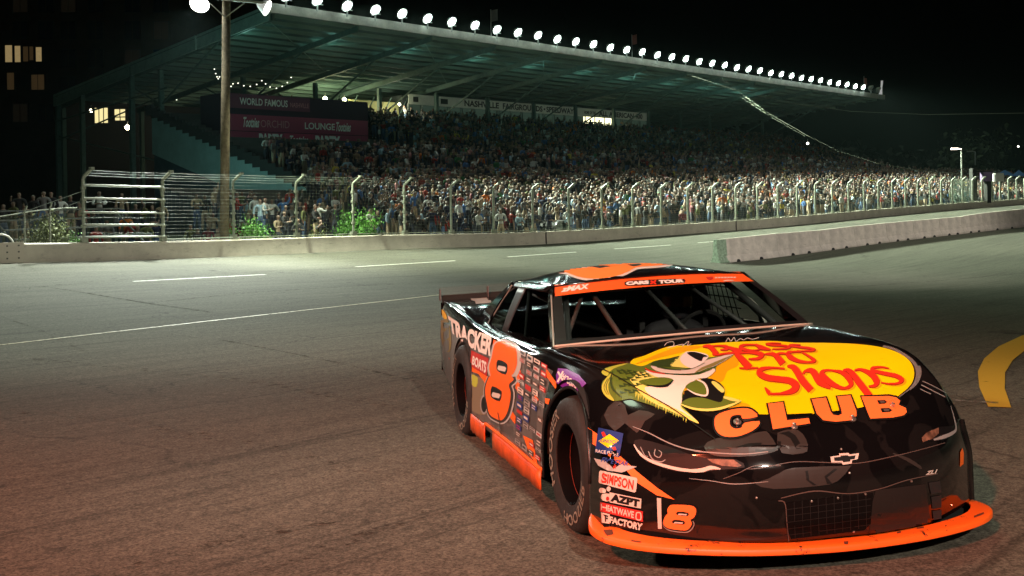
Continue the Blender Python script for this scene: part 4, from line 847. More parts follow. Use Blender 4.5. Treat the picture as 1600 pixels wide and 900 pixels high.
zs_t = [(-3.87, .97), (-2.96, .905), (-2.5, .865), (-1.9, .835), (-1.36, .815), (-.9, .795), (-.5, .78), (-.05, .775), (.2, .745), (.4, .675), (.5, .61), (.57, .545)]
vr_t = [(-3.87, .78), (-2.6, .77), (-1.5, .79), (-.65, .80), (.97, .79)]; vs_t = [(-3.87, .865), (-3.0, .885), (-2.0, .905), (-.9, .91), (0, .93), (.97, .94)]
vm_t = [(-3.87, .90), (-2.67, .955), (-1.6, .95), (0, .985), (.97, .985)]; vb_t = [(-3.87, .88), (-2.67, .965), (-1.6, .965), (0, .99), (.97, .99)]
zb_t = [(-3.87, .34), (-3.2, .27), (-3.0, .2), (-2.4, .19), (-.5, .19), (.3, .16), (.97, .155)]
NU, NH = 150, 46
def section(U):
    bw = BOW(U); ur = U - .66 * bw; ub = U - bw; P = [(0.0, tab(zc_t, U))]
    vr = tab(vr_t, U); zr = tab(zr_t, ur); zc = tab(zc_t, U - .07 * bw); zc5 = lerp(tab(zc_t, U - .20 * bw), zr, .45) - .004
    vs = tab(vs_t, U); zs = min(tab(zs_t, ub), zr - .012)
    P += [(vr * .5, zc5), (vr, zr), ((vr + vs) / 2 + .012, lerp(zr, zs, .36)), (vs, zs), (lerp(vs, tab(vm_t, U), .72), lerp(zs, tab(zb_t, ub), .25)), (tab(vm_t, U), lerp(zs, tab(zb_t, ub), .5)), (tab(vb_t, U), tab(zb_t, ub))]
    return P
def samp(P, s):
    """Catmull-Rom through P at s in 0..1 by index"""
    x = s * (len(P) - 1); i = min(int(x), len(P) - 2); t = x - i
    p0 = P[max(i - 1, 0)] if i > 0 else (-P[1][0], P[1][1]); p1 = P[i]; p2 = P[i + 1]; p3 = P[min(i + 2, len(P) - 1)]
    return tuple(.5 * (2 * p1[k] + (p2[k] - p0[k]) * t + (2 * p0[k] - 5 * p1[k] + 4 * p2[k] - p3[k]) * t * t + (3 * p1[k] - 3 * p2[k] + p3[k] - p0[k]) * t**3) for k in (0, 1))
Us = list(np.concatenate([np.linspace(-3.87, -.7, 105), np.linspace(-.67, .97, 66)])); NJ = 2 * NH + 1
def bodypt(U, s): # s -1..1
    v, z = samp(section(U), abs(s)); sg = 1 if s >= 0 else -1
    u = U - BOW(U) * (min(1, abs(v) / .95))**2.4
    return (u, sg * v, z)
raw = [[bodypt(U, j / NH) for j in range(-NH, NH + 1)] for U in Us]
# nose face below the front edge: rows
nose = []
edge = [p for p in raw[-1]]
jn0 = next(j for j, p in enumerate(edge) if p[1] > -.925); jn1 = NJ - 1 - jn0
NR = 22
for r_ in range(1, NR + 1):
    t = r_ / NR; row_ = []
    for j in range(jn0, jn1 + 1):
        u, v, z = edge[j]; z1 = .155; w = abs(v) / .925
        zz = lerp(z, z1, t); bul = .035 * math.sin(math.pi * min(1, t * 1.15)) + .02 * sm(t * 4) - .045 * sm((t - .75) / .25) * (1 - w)
        row_.append((u + bul * (1 - w**4), v * (1 + .045 * sm(t * 2.2) * w**6), zz))
    nose.append(row_)
WHEELS = [(-.0, .395, .365), (-2.67, .365, .362)]   # centre u, arch radius, centre z
verts = []; idx = {}
def addv(p): verts.append(list(p)); return len(verts) - 1
for i in range(len(Us)):
    for j in range(NJ): idx[i, j] = addv(raw[i][j])
faces = []; fm = []
def cabin(p): return -2.62 < p[0] < -.72 and abs(p[1]) < .755
for i in range(len(Us) - 1):
    for j in range(NJ - 1):
        q = [idx[i, j], idx[i + 1, j], idx[i + 1, j + 1], idx[i, j + 1]]; c = np.mean([verts[k] for k in q], 0)
        if cabin(c) and c[2] > .7: continue
        if abs(c[1]) > .80 and c[2] < .79 and any((c[0] - wu)**2 + (c[2] - wz)**2 < R_**2 for wu, R_, wz in WHEELS): continue
        if abs(c[1]) > .8 and c[2] < .36 and any(abs(c[0] - wu) < R_ for wu, R_, wz in WHEELS): continue
        faces.append(q); fm.append(1 if (abs(c[1]) > .90 and -3.9 < c[0] < -.42 and c[2] < .80) else 0)
# snap the cut edges to clean arches
used = {}
for f in faces:
    for k in f: used[k] = used.get(k, 0) + 1
for k, cnt in used.items():
    p = verts[k]
    if cnt < 4 and abs(p[1]) > .8 and p[2] < .8:
        for wu, R_, wz in WHEELS:
            d = math.hypot(p[0] - wu, p[2] - wz)
            if d < R_ + .05 and p[2] > wz - .02 : p[0] = wu + (p[0] - wu) * R_ / d; p[2] = wz + (p[2] - wz) * R_ / d
            elif abs(abs(p[0] - wu) - R_) < .05 and p[2] <= wz and (p[2] > .25): p[0] = wu + math.copysign(R_, p[0] - wu)
last = len(Us) - 1; prev = [idx[last, j] for j in range(jn0, jn1 + 1)]
nose_first = len(faces)
# side columns of the last section drop with the nose so the corner is closed
for row_ in nose:
    cur = [addv(p) for p in row_]
    for k in range(len(cur) - 1): faces.append([prev[k], cur[k], cur[k + 1], prev[k + 1]]); fm.append(0)
    prev = cur
b = MB(); b.v = [tw(*p) for p in verts]; b.f = [tuple(f) for f in faces]; b.m = fm
body = b.build('body', [M_body, M_sidew], car, smooth=50)
bm = bmesh.new(); bm.from_mesh(body.data); bmesh.ops.delete(bm, geom=[v for v in bm.verts if not v.link_faces], context='VERTS'); bmesh.ops.recalc_face_normals(bm, faces=bm.faces)
bm.to_mesh(body.data); bm.free()
md = body.modifiers.new('skin', 'SOLIDIFY'); md.thickness = .008; md.offset = -1
# corner closers between side panel and nose face
for sg in (-1, 1):
    b = MB(); vs = []; nsd = [raw[-1][j] for j in (range(0, jn0 + 1) if sg < 0 else range(NJ - 1, jn1 - 1, -1))]  # bottom to top
    zs_ = np.array([p[2] for p in nsd]); 
    col = [edge[jn0 if sg < 0 else jn1]] + [r_[0 if sg < 0 else -1] for r_ in nose]
    for p in col:
        u2 = float(np.interp(p[2], zs_, [q[0] for q in nsd])); v2 = float(np.interp(p[2], zs_, [q[1] for q in nsd]))
        vs += [tw(*p), tw(lerp(p[0], u2, .5) + .012, lerp(p[1], v2, .5) + sg * .012, p[2]), tw(u2, v2, p[2])]
    b.add(vs, [(i * 3 + k, i * 3 + k + 3, i * 3 + k + 4, i * 3 + k + 1) for i in range(len(col) - 1) for k in (0, 1)]); b.build('corner_panel', M_body, body, smooth=True)
# inner wheel wells, cabin liner and tail
for wu, R_, wz in WHEELS:
    for sg in (-1, 1):
        b = MB()
        b.grid(lambda a, c: (wu + (R_ + .012) * math.cos(math.pi * (1.08 * a - .04)), sg * lerp(.62, .955, c), wz + (R_ + .012) * math.sin(math.pi * (1.08 * a - .04))), 20, 2)
        b.grid(lambda a, c: (wu + (R_ + .02) * (1 - 2 * a), sg * .62, .2 + .56 * c), 2, 2)
        b.build('wheel_well', M_mattblk, body)
b = MB(); b.box((-1.67, 0, .30), (2.1, 1.6, .02)); b.box((-.62, 0, .55), (.02, 1.56, .60)); b.box((-2.65, 0, .58), (.02, 1.5, .56))
for sg in (-1, 1): b.box((-1.67, sg * .80, .53), (2.1, .02, .52))
b.build('cabin_liner', M_int, body)
b = MB(); b.box((-1.45, 0, .17), (4.2, 1.3, .04)); b.build('underbody', M_mattblk, car)
b = MB(); b.grid(lambda a, c: tw(-3.885 - .03 * math.sin(math.pi * a), lerp(-.885, .885, a), lerp(.34, .965, c)), 12, 4); b.build('rear_bumper', M_body, car)
def side_uz(u, z, sg=-1):
    """v of the body side at u,z"""
    U = u + (BOW(u + .2) if u > -.2 else 0); P = [samp(section(U), s) for s in np.linspace(.5, 1, 30)]
    return sg * float(np.interp(-z, [-p[1] for p in P], [p[0] for p in P]))
for wu, R_, wz in WHEELS:
    for sg in (-1, 1):
        b = MB(); pts = [tw(wu + (R_ + .006) * math.cos(a), side_uz(wu + R_ * math.cos(a), wz + R_ * math.sin(a), sg), wz + (R_ + .006) * math.sin(a)) for a in np.linspace(-.06, math.pi + .06, 30)]
        b.tube(pts, .009, 6); b.build('arch_lip', M_blk, body, smooth=True)
# skirts: orange lower panels
def skirt(u0, u1, zt, zl0, zl1, name='side_skirt'):
    for sg in (-1, 1):
        b = MB(); n = 14; vs = []
        for i in range(n + 1):
            u = lerp(u0, u1, i / n); v = side_uz(u, .22, sg) + sg * .006
            zl = lerp(zl0, zl1, i / n) + .006 * math.sin(i * 1.9)
            vs += [(u, v, zt), (u, v + sg * .004, lerp(zt, zl, .5)), (u, v + sg * .001, zl)]
        b.add(vs, [(i * 3 + k, i * 3 + k + 3, i * 3 + k + 4, i * 3 + k + 1) for i in range(n) for k in (0, 1)]); o = b.build(name, M_orl, car, smooth=True); md = o.modifiers.new('t', 'SOLIDIFY'); md.thickness = .006
skirt(-2.30, -1.84, .225, .105, .10); skirt(-1.62, -.405, .225, .10, .115)
b = MB(); b.box((-1.73, -.93, .17), (.2, .02, .1)); b.box((-1.73, .93, .17), (.2, .02, .1)); b.build('skirt_gap_panel', M_mattblk, car)
for sg in (-1, 1): b = MB(); b.tube([(u, side_uz(u, .235, sg) + sg * .008, .232) for u in np.linspace(-1.84, -.42, 12)], .011, 6); b.build('rocker_trim', M_or, car)
# splitter
SO = [(.40, .985), (.48, 1.025), (.59, 1.045), (.71, 1.00), (.83, .85), (.925, .60), (.98, .33), (1.0, 0)]
def spl(a): # a -1..1
    P = [(p[0], -p[1]) for p in SO] + [(p[0], p[1]) for p in SO[::-1][1:]]; x = (a + 1) / 2 * (len(P) - 1); i = min(int(x), len(P) - 2); t = x - i
    p0, p1, p2, p3 = P[max(i - 1, 0)], P[i], P[i + 1], P[min(i + 2, len(P) - 1)]
    return tuple(.5 * (2 * p1[k] + (p2[k] - p0[k]) * t + (2 * p0[k] - 5 * p1[k] + 4 * p2[k] - p3[k]) * t * t + (3 * p1[k] - 3 * p2[k] + p3[k] - p0[k]) * t**3) for k in (0, 1))
def zsp(a): return .102 + (.075 if a < 0 else -.005) * abs(a)**2 - .012 * math.sin(a * math.pi) * (1 if a < 0 else 0)
b = MB(); n = 90; prof = [(-.075, .040), (-.025, .038), (-.006, .032), (.0, .024), (.0, .005), (-.008, 0), (-.075, 0)]; vs = []
for i in range(n + 1):
    a = -1 + 2 * i / n; u, v = spl(a); r_ = math.hypot(u - .1, v); du, dv = (u - .1) / r_, v / r_
    for off, dz in prof:
        if off < -.05: off -= .10 * max(0, abs(a) - .25)**1.2 * (1 if abs(a) < .9 else max(.2, (1 - abs(a)) * 8)); dz += .012 * abs(a) if dz > .02 else 0
        vs.append((u + du * off, v + dv * off, zsp(a) + dz))
m_ = len(prof); b.add(vs, [(i * m_ + k, i * m_ + m_ + k, i * m_ + m_ + k + 1, i * m_ + k + 1) for i in range(n) for k in range(m_ - 1)] + [tuple(range(m_)), tuple(range(n * m_, (n + 1) * m_))[::-1]])
M_spl = mat('scuffed_orange', (.88, .14, .012), .45); 
def scuff(m):
    n = m.node_tree; b = n.nodes['Principled BSDF']; tc = n.nodes.new('ShaderNodeTexCoord'); t = n.nodes.new('ShaderNodeTexNoise'); t.inputs['Scale'].default_value = 11; t.inputs['Detail'].default_value = 9; t.inputs['Roughness'].default_value = .8
    r = n.nodes.new('ShaderNodeValToRGB'); e = r.color_ramp.elements; e[0].position = .375; e[0].color = (.03, .012, .008, 1); e[1].position = .41; e[1].color = b.inputs['Base Color'].default_value
    n.links.new(tc.outputs['Object'], t.inputs['Vector']); n.links.new(t.outputs[0], r.inputs[0]); n.links.new(r.outputs[0], b.inputs['Base Color'])
scuff(M_spl); splo = b.build('splitter', M_spl, car, smooth=45)
b = MB(); b.add([(spl(a)[0] - .05, spl(a)[1] * .95, zsp(a) + .01) for a in np.linspace(-.9, .9, 40)] + [(.1, .5, .12), (.1, -.5, .12)], [tuple(range(42))]); b.build('splitter_tray', M_mattblk, car)
# ---------------- greenhouse
WB0, WT0 = (-.645, .805, .912), (-1.20, .655, 1.212)
def ws(a, c): # a 0..1 across (left to right), c 0 base .. 1 top
    s = 2 * a - 1; k = 1 - abs(s)**2.2
    u = lerp(WB0[0] + .085 * k, WT0[0] + .06 * k, c); v = s * lerp(WB0[1], WT0[1], c); z = lerp(WB0[2] + .018 * k, WT0[2] + .024 * k, c) + .012 * math.sin(math.pi * c)
    return tw(u, v, z)
def wsn(a, c, d=0):
    p = Vector(ws(a, c)); q = (Vector(ws(min(1, a + .01), c)) - Vector(ws(max(0, a - .01), c))).cross(Vector(ws(a, min(1, c + .02))) - Vector(ws(a, max(0, c - .02)))).normalized()
    if q.z < 0: q = -q
    return p + q * d
M_glass = thin_glass('windshield_glass', (.80, .84, .82), .05); M_glass2 = thin_glass('quarter_glass', (.35, .42, .40), .22)
b = MB(); b.grid(lambda a, c: wsn(a, c), 24, 10); wsh = b.build('windshield', M_glass, car, smooth=True)
b = MB(); b.grid(lambda a, c: wsn(a, lerp(.80, 1.03, c), .004), 30, 3); bann = b.build('windshield_banner', mat('banner_orange', (.82, .12, .02), .35), wsh, smooth=True)
b = MB()
for a0, a1 in ((-.012, .028), (.972, 1.012)): b.grid(lambda a, c: wsn(lerp(a0, a1, a), lerp(-.02, .82, c), .003), 2, 8)
b.grid(lambda a, c: wsn(a, lerp(-.03, .05, c), .003), 30, 2); b.build('windshield_frame', M_blk, wsh)
b = MB(); b.tube([wsn(a, -.025, .008) for a in np.linspace(-.015, 1.015, 30)], .0075, 6); b.build('cowl_strip', mat('cream_strip', (.45, .42, .34), .5), car, smooth=True)
b = MB(); b.tube([wsn(-.018, c, .004) for c in np.linspace(-.02, .82, 8)], .006, 5); b.build('windshield_edge', M_silver, wsh)
RU0, RU1 = -1.19, -2.32
def roof(a, c): # a across, c front..rear
    s = 2 * a - 1; ve = lerp(.662, .625, c) ; k = 1 - abs(s)**2.4; u = lerp(RU0, RU1, c) + (.06 * k * (1 - c) if c < 1 else 0) - .05 * k * c
    ze = lerp(1.218, 1.19, c) + .012 * math.sin(math.pi * c); zc_ = 1.240 + .066 * math.sin(math.pi * min(1, c * .85 + .06)) - .01 * c
    return tw(u, s * ve, ze + (zc_ - ze) * k)
b = MB(); b.grid(roof, 30, 26); rf = b.build('roof', M_body, car, smooth=True); md = rf.modifiers.new('t', 'SOLIDIFY'); md.thickness = .012; md.offset = -1
def quad_panel(name, pts, m, par, nu=10, nv=6, bulge=.0, thick=.0):
    """pts: 4 corners; bulge pushes the middle outward in v"""
    p = [Vector(q) for q in pts]; sg = 1 if p[0].y > 0 else -1
    def fn(a, c):
        q = p[0].lerp(p[1], a).lerp(p[3].lerp(p[2], a), c) + Vector((0, sg * bulge * math.sin(math.pi * c), 0)); return tw(*q)
    b = MB(); b.grid(fn, nu, nv); o = b.build(name, m, par, smooth=True)
    if thick: md = o.modifiers.new('t', 'SOLIDIFY'); md.thickness = thick; md.offset = 0
    return o
M_qg = thin_glass('quarter_window_glass', (.25, .32, .30), .16)
for sg in (-1, 1):
    A_ = lambda u, v, z: (u, sg * v, z)
    quad_panel('pillar', [A_(-.66, .808, .905), A_(-.80, .80, .875), A_(-1.33, .655, 1.205), A_(-1.19, .664, 1.222)], M_body, car, bulge=.008, thick=.012)
    quad_panel('roof_rail', [A_(-1.19, .667, 1.222), A_(-2.33, .627, 1.195), A_(-2.34, .655, 1.165), A_(-1.27, .69, 1.185)], M_body, car, thick=.008)
    bp = quad_panel('pillar', [A_(-2.06, .787, .868), A_(-1.93, .787, .868), A_(-1.83, .660, 1.19), A_(-2.06, .655, 1.18)], mat('pillar_charcoal', (.028, .028, .03), .4), car, bulge=.008, thick=.008)
    quad_panel('quarter_window', [A_(-2.50, .775, .885), A_(-2.07, .783, .87), A_(-2.07, .655, 1.175), A_(-2.28, .65, 1.175)], M_qg, car, bulge=.012)
    quad_panel('pillar', [A_(-2.90, .74, .915), A_(-2.50, .778, .885), A_(-2.26, .655, 1.18), A_(-2.36, .625, 1.195)], M_body, car, bulge=.015, thick=.01)
    b = MB(); b.tube([tw(*A_(*p)) for p in [(-2.52, .782, .885), (-2.4, .735, 1.0), (-2.3, .675, 1.13), (-2.24, .665, 1.178)]], .006, 5); b.build('window_trim', M_silver, car)
    quad_panel('window_sill', [A_(-2.55, .80, .862), A_(-.70, .83, .875), A_(-.70, .78, .878), A_(-2.55, .765, .878)], M_body, car, thick=.006)
def rg(a, c): s = 2 * a - 1; return tw(lerp(-2.36, -2.92, c) - .05 * (1 - s * s), s * lerp(.60, .72, c), lerp(1.20, .935, c) + .02 * (1 - s * s))
b = MB(); b.grid(rg, 16, 8); b.build('rear_window', M_glass2, car, smooth=True)
# spoiler
b = MB(); b.grid(lambda a, c: tw(-3.87 - .06 * c, lerp(-.87, .87, a), .965 + .045 * c), 20, 1); o = b.build('spoiler_base', M_mattblk, car); o.modifiers.new('t', 'SOLIDIFY').thickness = .02
M_sp = bpy.data.materials.new('clear_spoiler'); M_sp.use_nodes = True; _b = M_sp.node_tree.nodes['Principled BSDF']; _b.inputs['Base Color'].default_value = (.25, .30, .28, 1); _b.inputs['Alpha'].default_value = .05; _b.inputs['Roughness'].default_value = .1
b = MB(); b.grid(lambda a, c: tw(-3.93 - .05 * c, lerp(-.885, .885, a), 1.01 + .085 * c), 20, 1); sp = b.build('spoiler_blade', M_sp, car); sp.modifiers.new('t', 'SOLIDIFY').thickness = .005
b = MB(); b.grid(lambda a, c: tw(-3.925 - .02 * c, lerp(-.87, .87, a), .99 + .035 * c), 20, 1); b.build('spoiler_strip', mat('strip_black', (.006, .006, .006), .9, spec=.1), car)
for v in (-.885, -.45, 0, .45, .885): b = MB(); b.box(tw(-3.92, v, 1.03), (.05, .008, .10)); b.build('spoiler_bracket', mat('bracket_grey', (.12, .12, .12), .5), car)
# chevron plates on the rear deck come with the decals
# ---------------- wheels
M_tyre = mat('tyre_rubber', (.018, .017, .016), .72, noise=(20, .3), bump=(40, .2)); M_rim = mat('black_rim', (.003, .003, .0035), .75, spec=.05); M_ttx = mat('tyre_lettering', (.26, .24, .19), .8, noise=(30, .5))
def wheel(u, sg, steer=0.0, front=True):
    e = bpy.data.objects.new('wheel', None); COL.objects.link(e); e.parent = car; e.location = (u, sg * (.972 - .13), .345); e.rotation_euler = (0, 0, steer); e.empty_display_size = .2
    ax, ay, az = (1, 0, 0), (0, 0, 1), (0, sg, 0)
    b = MB(); b.revolve([(.195, .10), (.205, .125), (.23, .130), (.27, .137), (.305, .132), (.330, .115), (.342, .085), (.345, .04), (.346, -.04), (.342, -.085), (.325, -.125), (.27, -.135), (.2, -.12)], (0, 0, 0), ax, ay, az, 72); b.build('tyre', M_tyre, e, smooth=50)
    b = MB(); b.revolve([(.205, .112), (.198, .122), (.190, .112), (.182, .05), (.165, .02), (.150, .0), (.145, -.04), (.09, -.055), (.085, -.03), (.05, -.028), (.045, .0), (.001, .002)], (0, 0, 0), ax, ay, az, 48)
    r_ = b.build('rim', M_rim, e, smooth=40)
    b = MB(); b.revolve([(.1830, .0562), (.1822, .0548), (.1816, .0535)], (0, 0, 0), ax, ay, az, 48); b.build('rim_stripe', mat('rim_stripe', (.16, .025, .01), .8), r_)
    b = MB()
    for k in range(5): a = 2 * math.pi * k / 5 + .3; c = (.062 * math.cos(a), sg * -.022, .062 * math.sin(a)); b.tube([c, (c[0], sg * .012, c[2])], .012, 6)
    b.build('lug_nuts', mat('lug_metal', (.4, .36, .33), .35, .8), r_)
    # raised sidewall lettering
    for word, a0, a1, low in (('HOOSIER', 2.0, 3.75, 0), ('HOOSIER', -.1, -1.75, 1)) if sg < 0 else ():
        v, f, dim = text_mesh(word, bold=.02, space=1.05); b = MB(); vs = []
        for x, y in v:
            th = lerp(a0, a1, x) if False else lerp(a1, a0, x); rr = .238 + .062 * y
            if low: rr = .245 + .055 * y
            vs.append((rr * math.cos(th), sg * (.1325 + .0075 - abs(rr - .27) * .12), rr * math.sin(th)))
        b.add(vs, f); b.build('tyre_lettering', M_ttx, e)
    return e
wheel(0.0, -1, .0); wheel(0.0, 1, .0); wheel(-2.67, -1); wheel(-2.67, 1)
# ---------------- cage, seat, driver
M_cage = mat('cage_grey', (.075, .08, .078), .5); cage = bpy.data.objects.new('roll_cage', None); COL.objects.link(cage); cage.parent = car
def cb_(pts, r=.021, nm='bar', m=None): b = MB(); b.tube([tw(*p) for p in pts], r, 8); b.build(nm, m or M_cage, cage, smooth=True)
for sg in (-1, 1): cb_([(-.72, sg * .70, .62), (-.78, sg * .70, .88), (-1.28, sg * .56, 1.17), (-2.1, sg * .56, 1.16), (-2.2, sg * .6, .5)])
cb_([(-1.26, -.56, 1.17), (-1.26, .56, 1.17)]); cb_([(-2.1, -.56, 1.16), (-2.1, .56, 1.16)]); cb_([(-.70, -.36, .86), (-1.20, -.42, 1.18)], .017); cb_([(-.68, .08, .86), (-1.18, -.08, 1.20)], .014); cb_([(-.72, .52, .86), (-1.2, .22, 1.19)], .014)
cb_([(-.85, -.70, .90), (-1.2, -.46, 1.17)], .014); cb_([(-2.1, -.55, 1.12), (-2.2, .5, .6)], .018)
cb_([(-1.15, .60, 1.07), (-1.10, .655, 1.03), (-1.02, .70, .95), (-1.0, .71, .80)], .028, 'padded_bar', mat('white_padding', (.62, .64, .56), .6))
b = MB(); b.box(tw(-.80, 0, .86), (.30, 1.45, .05)); b.build('dashboard', M_mattblk, car)
seat = bpy.data.objects.new('seat', None); COL.objects.link(seat); seat.parent = car
b = MB(); b.box((-1.85, .36, .72), (.12, .52, .80)); b.box((-1.78, .12, .98), (.25, .04, .26)); b.box((-1.78, .60, .98), (.25, .04, .26)); b.box((-1.6, .36, .42), (.5, .5, .14)); b.build('shell', mat('seat_black', (.02, .02, .022), .6), seat)
b = MB(); b.tube([(-1.22 + .06 * math.sin(a), .36 + .17 * math.cos(a), .84 + .16 * math.sin(a)) for a in np.linspace(0, 2 * math.pi, 25)], .014, 6); b.tube([(-1.22, .2, .84), (-1.22, .52, .84)], .012, 6); b.build('steering_wheel', M_mattblk, car)
b = MB()
for k in range(7): b.tube([tw(-1.32 - k * .08, .70, .88), tw(-1.38 - k * .07, .655, 1.13)], .004, 4)
for k in range(4): b.tube([tw(-1.3, .71 - k * .015, .90 + k * .07), tw(-1.85, .71 - k * .015, .90 + k * .07)], .004, 4)
b.build('window_net', M_mattblk, car)
dr = empty('person', label='driver in dark helmet and suit seated behind the windshield', cat='person'); dr.matrix_world = car.matrix_world @ Matrix.Translation((-1.66, .36, .42))
sk = pose_mesh('driver_body', [((.28, -.12, 1.10), (.16, -.38, 1.22), (.14, -.45, 1.26)), ((.28, -.12, 1.10), (.16, -.38, 1.22), (.14, -.45, 1.26))], 1, sit=True)
o = bpy.data.objects.new('body', sk); COL.objects.link(o); o.parent = dr; o.rotation_euler = (0, 0, math.pi / 2); o.scale = (.92,) * 3; o.location = (0, 0, -.86)
for i, m in enumerate((mat('glove', (.03, .03, .03), .7), mat('suit_black', (.03, .03, .035), .7), mat('suit_black', (.03, .03, .035), .7), mat('boot', (.02, .02, .02), .7))): o.material_slots[i].link = 'OBJECT'; o.material_slots[i].material = m
b = MB(); b.revolve([(.001, .15), (.07, .135), (.115, .09), (.135, .02), (.13, -.05), (.105, -.10), (.08, -.12)], (0, 0, .62), (1, 0, 0), (0, 1, 0), (0, 0, 1), 24); b.build('helmet', mat('helmet_gloss', (.06, .06, .07), .12, coat=1), dr, smooth=True)
b = MB(); b.grid(lambda a, c: (.138 * math.cos((a - .5) * 2.0), .138 * math.sin((a - .5) * 2.0), .585 + .07 * c), 14, 3); b.build('visor', mat('visor', (.3, .08, .03), .08, .6), dr, smooth=True)
b = MB()
for y in (-.1, .1): b.tube([(-.06, y, .36), (.10, y, .30), (.12, y * .7, .1)], .022, 6)
b.build('harness', mat('harness_red', (.35, .03, .03), .7), dr)
# ------------------------------------------------------------------ printed wrap: marks laid on the real panels
from mathutils.geometry import tessellate_polygon
def bvh_of(objs):
    vs = []; fs = []
    for o in objs:
        b0 = len(vs); mw = o.matrix_local
        vs += [mw @ v.co for v in o.data.vertices]; fs += [[i + b0 for i in p.vertices] for p in o.data.polygons]
    return BVHTree.FromPolygons(vs, fs)
BV = {'body': bvh_of([body] + [o for o in body.children if o.name.startswith('corner_panel')]), 'roof': bvh_of([rf]), 'banner': bvh_of([bann]),
      'pillar': bvh_of([o for o in car.children if o.name.startswith('pillar')])}
def vinyl(name, c, rough=.42): return mat('vinyl_' + name, c, rough, coat=.08, spec=.3)
V = {k: vinyl(k, c) for k, c in dict(yellow=(.84, .68, .0), amber=(.72, .40, .005), red=(.68, .035, .015), dred=(.30, .02, .01), orange=(.90, .20, .045), sorange=(.84, .14, .012), black=(.008, .008, .008), white=(.72, .72, .68), cream=(.60, .56, .50), grey=(.28, .28, .27), dgrey=(.034, .030, .027), brown=(.10, .075, .065), green=(.10, .17, .02), dgreen=(.03, .06, .012), lime=(.42, .50, .06), lemon=(.70, .72, .16), fwhite=(.74, .74, .66), purple=(.16, .02, .30), navy=(.015, .04, .20), blue=(.03, .07, .30), rbox=(.42, .03, .025), silver=(.42, .44, .42), tan=(.20, .17, .11), olive=(.22, .20, .06)).items()}
def TT(ox, oy, k): return lambda pts: [(ox + x / k, oy + y / k) for x, y in pts]
def spline(pts, closed=True, n=5):
    P = pts; N_ = len(P); out = []
    for i in range(N_ if closed else N_ - 1):
        p0, p1, p2, p3 = (P[(i - 1) % N_], P[i], P[(i + 1) % N_], P[(i + 2) % N_]) if closed else (P[max(i - 1, 0)], P[i], P[i + 1], P[min(i + 2, N_ - 1)])
        for j in range(n):
            t = j / n; out.append(tuple(.5 * (2 * p1[k] + (p2[k] - p0[k]) * t + (2 * p0[k] - 5 * p1[k] + 4 * p2[k] - p3[k]) * t * t + (3 * p1[k] - 3 * p2[k] + p3[k] - p0[k]) * t**3) for k in (0, 1)))
    if not closed: out.append(P[-1])
    return out
def lay(name, v2, f2, m, surf='body', layer=1, parent=None, cell=None, label=None):
    bm = bmesh.new(); vs = [bm.verts.new((x, y, 0)) for x, y in v2]
    for f in f2:
        try: bm.faces.new([vs[i] for i in f])
        except ValueError: pass
    bmesh.ops.triangulate(bm, faces=bm.faces[:])
    cell = cell or (2.6 if name.startswith('sticker') or name.startswith('sponsor') or name.startswith('side_l') or name.startswith('tyre_b') else 9)
    xs = [v.co.x for v in bm.verts]; ys = [v.co.y for v in bm.verts]
    for lo_, hi_, nrm in ((min(xs), max(xs), (1, 0, 0)), (min(ys), max(ys), (0, 1, 0))):
        c = math.floor(lo_ / cell) * cell + cell
        while c < hi_:
            bmesh.ops.bisect_plane(bm, geom=bm.verts[:] + bm.edges[:] + bm.faces[:], plane_co=(c * nrm[0], c * nrm[1], 0), plane_no=nrm, dist=1e-5); c += cell
    bv = BV[surf]; bad = []; last_ = None
    for v in bm.verts:
        h = bv.ray_cast(camc, rayc(v.co.x, v.co.y))
        if h[0] is None: bad.append(v); continue
        n_ = h[1]
        if n_.dot(camc - h[0]) < 0: n_ = -n_
        v.co = h[0] + n_ * (.0016 + .0009 * layer)
    bmesh.ops.delete(bm, geom=bad, context='VERTS')
    long_ = [e for e in bm.edges if e.calc_length() > .28]
    if long_: bmesh.ops.delete(bm, geom=long_, context='EDGES')
    me = bpy.data.meshes.new(name); bm.to_mesh(me); bm.free(); me.materials.append(V[m] if isinstance(m, str) else m)
    o = bpy.data.objects.new(name, me); COL.objects.link(o); o.parent = parent or {'body': body, 'roof': rf, 'banner': wsh, 'pillar': car}[surf]
    if label: o['label'] = label
    return o
def poly(name, pts, m, **k):
    tri = tessellate_polygon([[Vector((x, y, 0)) for x, y in pts]]); return lay(name, pts, tri, m, **k)
def multi(name, polys, m, **k):
    v = []; f = []
    for p in polys:
        tri = tessellate_polygon([[Vector((x, y, 0)) for x, y in p]]); f += [tuple(i + len(v) for i in t) for t in tri]; v += p
    return lay(name, v, f, m, **k)
def brush(pts, ws, n=6):
    """a stroke with varying half width, as one polygon"""
    P = spline(pts, False, n); Wd = np.interp(np.linspace(0, len(pts) - 1, len(P)), range(len(pts)), ws); L_ = []; R_ = []
    for i, p in enumerate(P):
        a = P[max(i - 1, 0)]; c = P[min(i + 1, len(P) - 1)]; dx, dy = c[0] - a[0], c[1] - a[1]; d = math.hypot(dx, dy) or 1
        L_.append((p[0] - dy / d * Wd[i], p[1] + dx / d * Wd[i])); R_.append((p[0] + dy / d * Wd[i], p[1] - dx / d * Wd[i]))
    v = []; 
    for a, c in zip(L_, R_): v += [a, c]
    return v, [(2 * i, 2 * i + 1, 2 * i + 3, 2 * i + 2) for i in range(len(P) - 1)]
def strokes(name, lst, m, dx=0, dy=0, grow=0, **k):
    v = []; f = []
    for pts, ws in lst:
        a, b_ = brush([(x + dx, y + dy) for x, y in pts], [w + grow for w in ws]); f += [tuple(i + len(v) for i in q) for q in b_]; v += a
    return lay(name, v, f, m, **k)
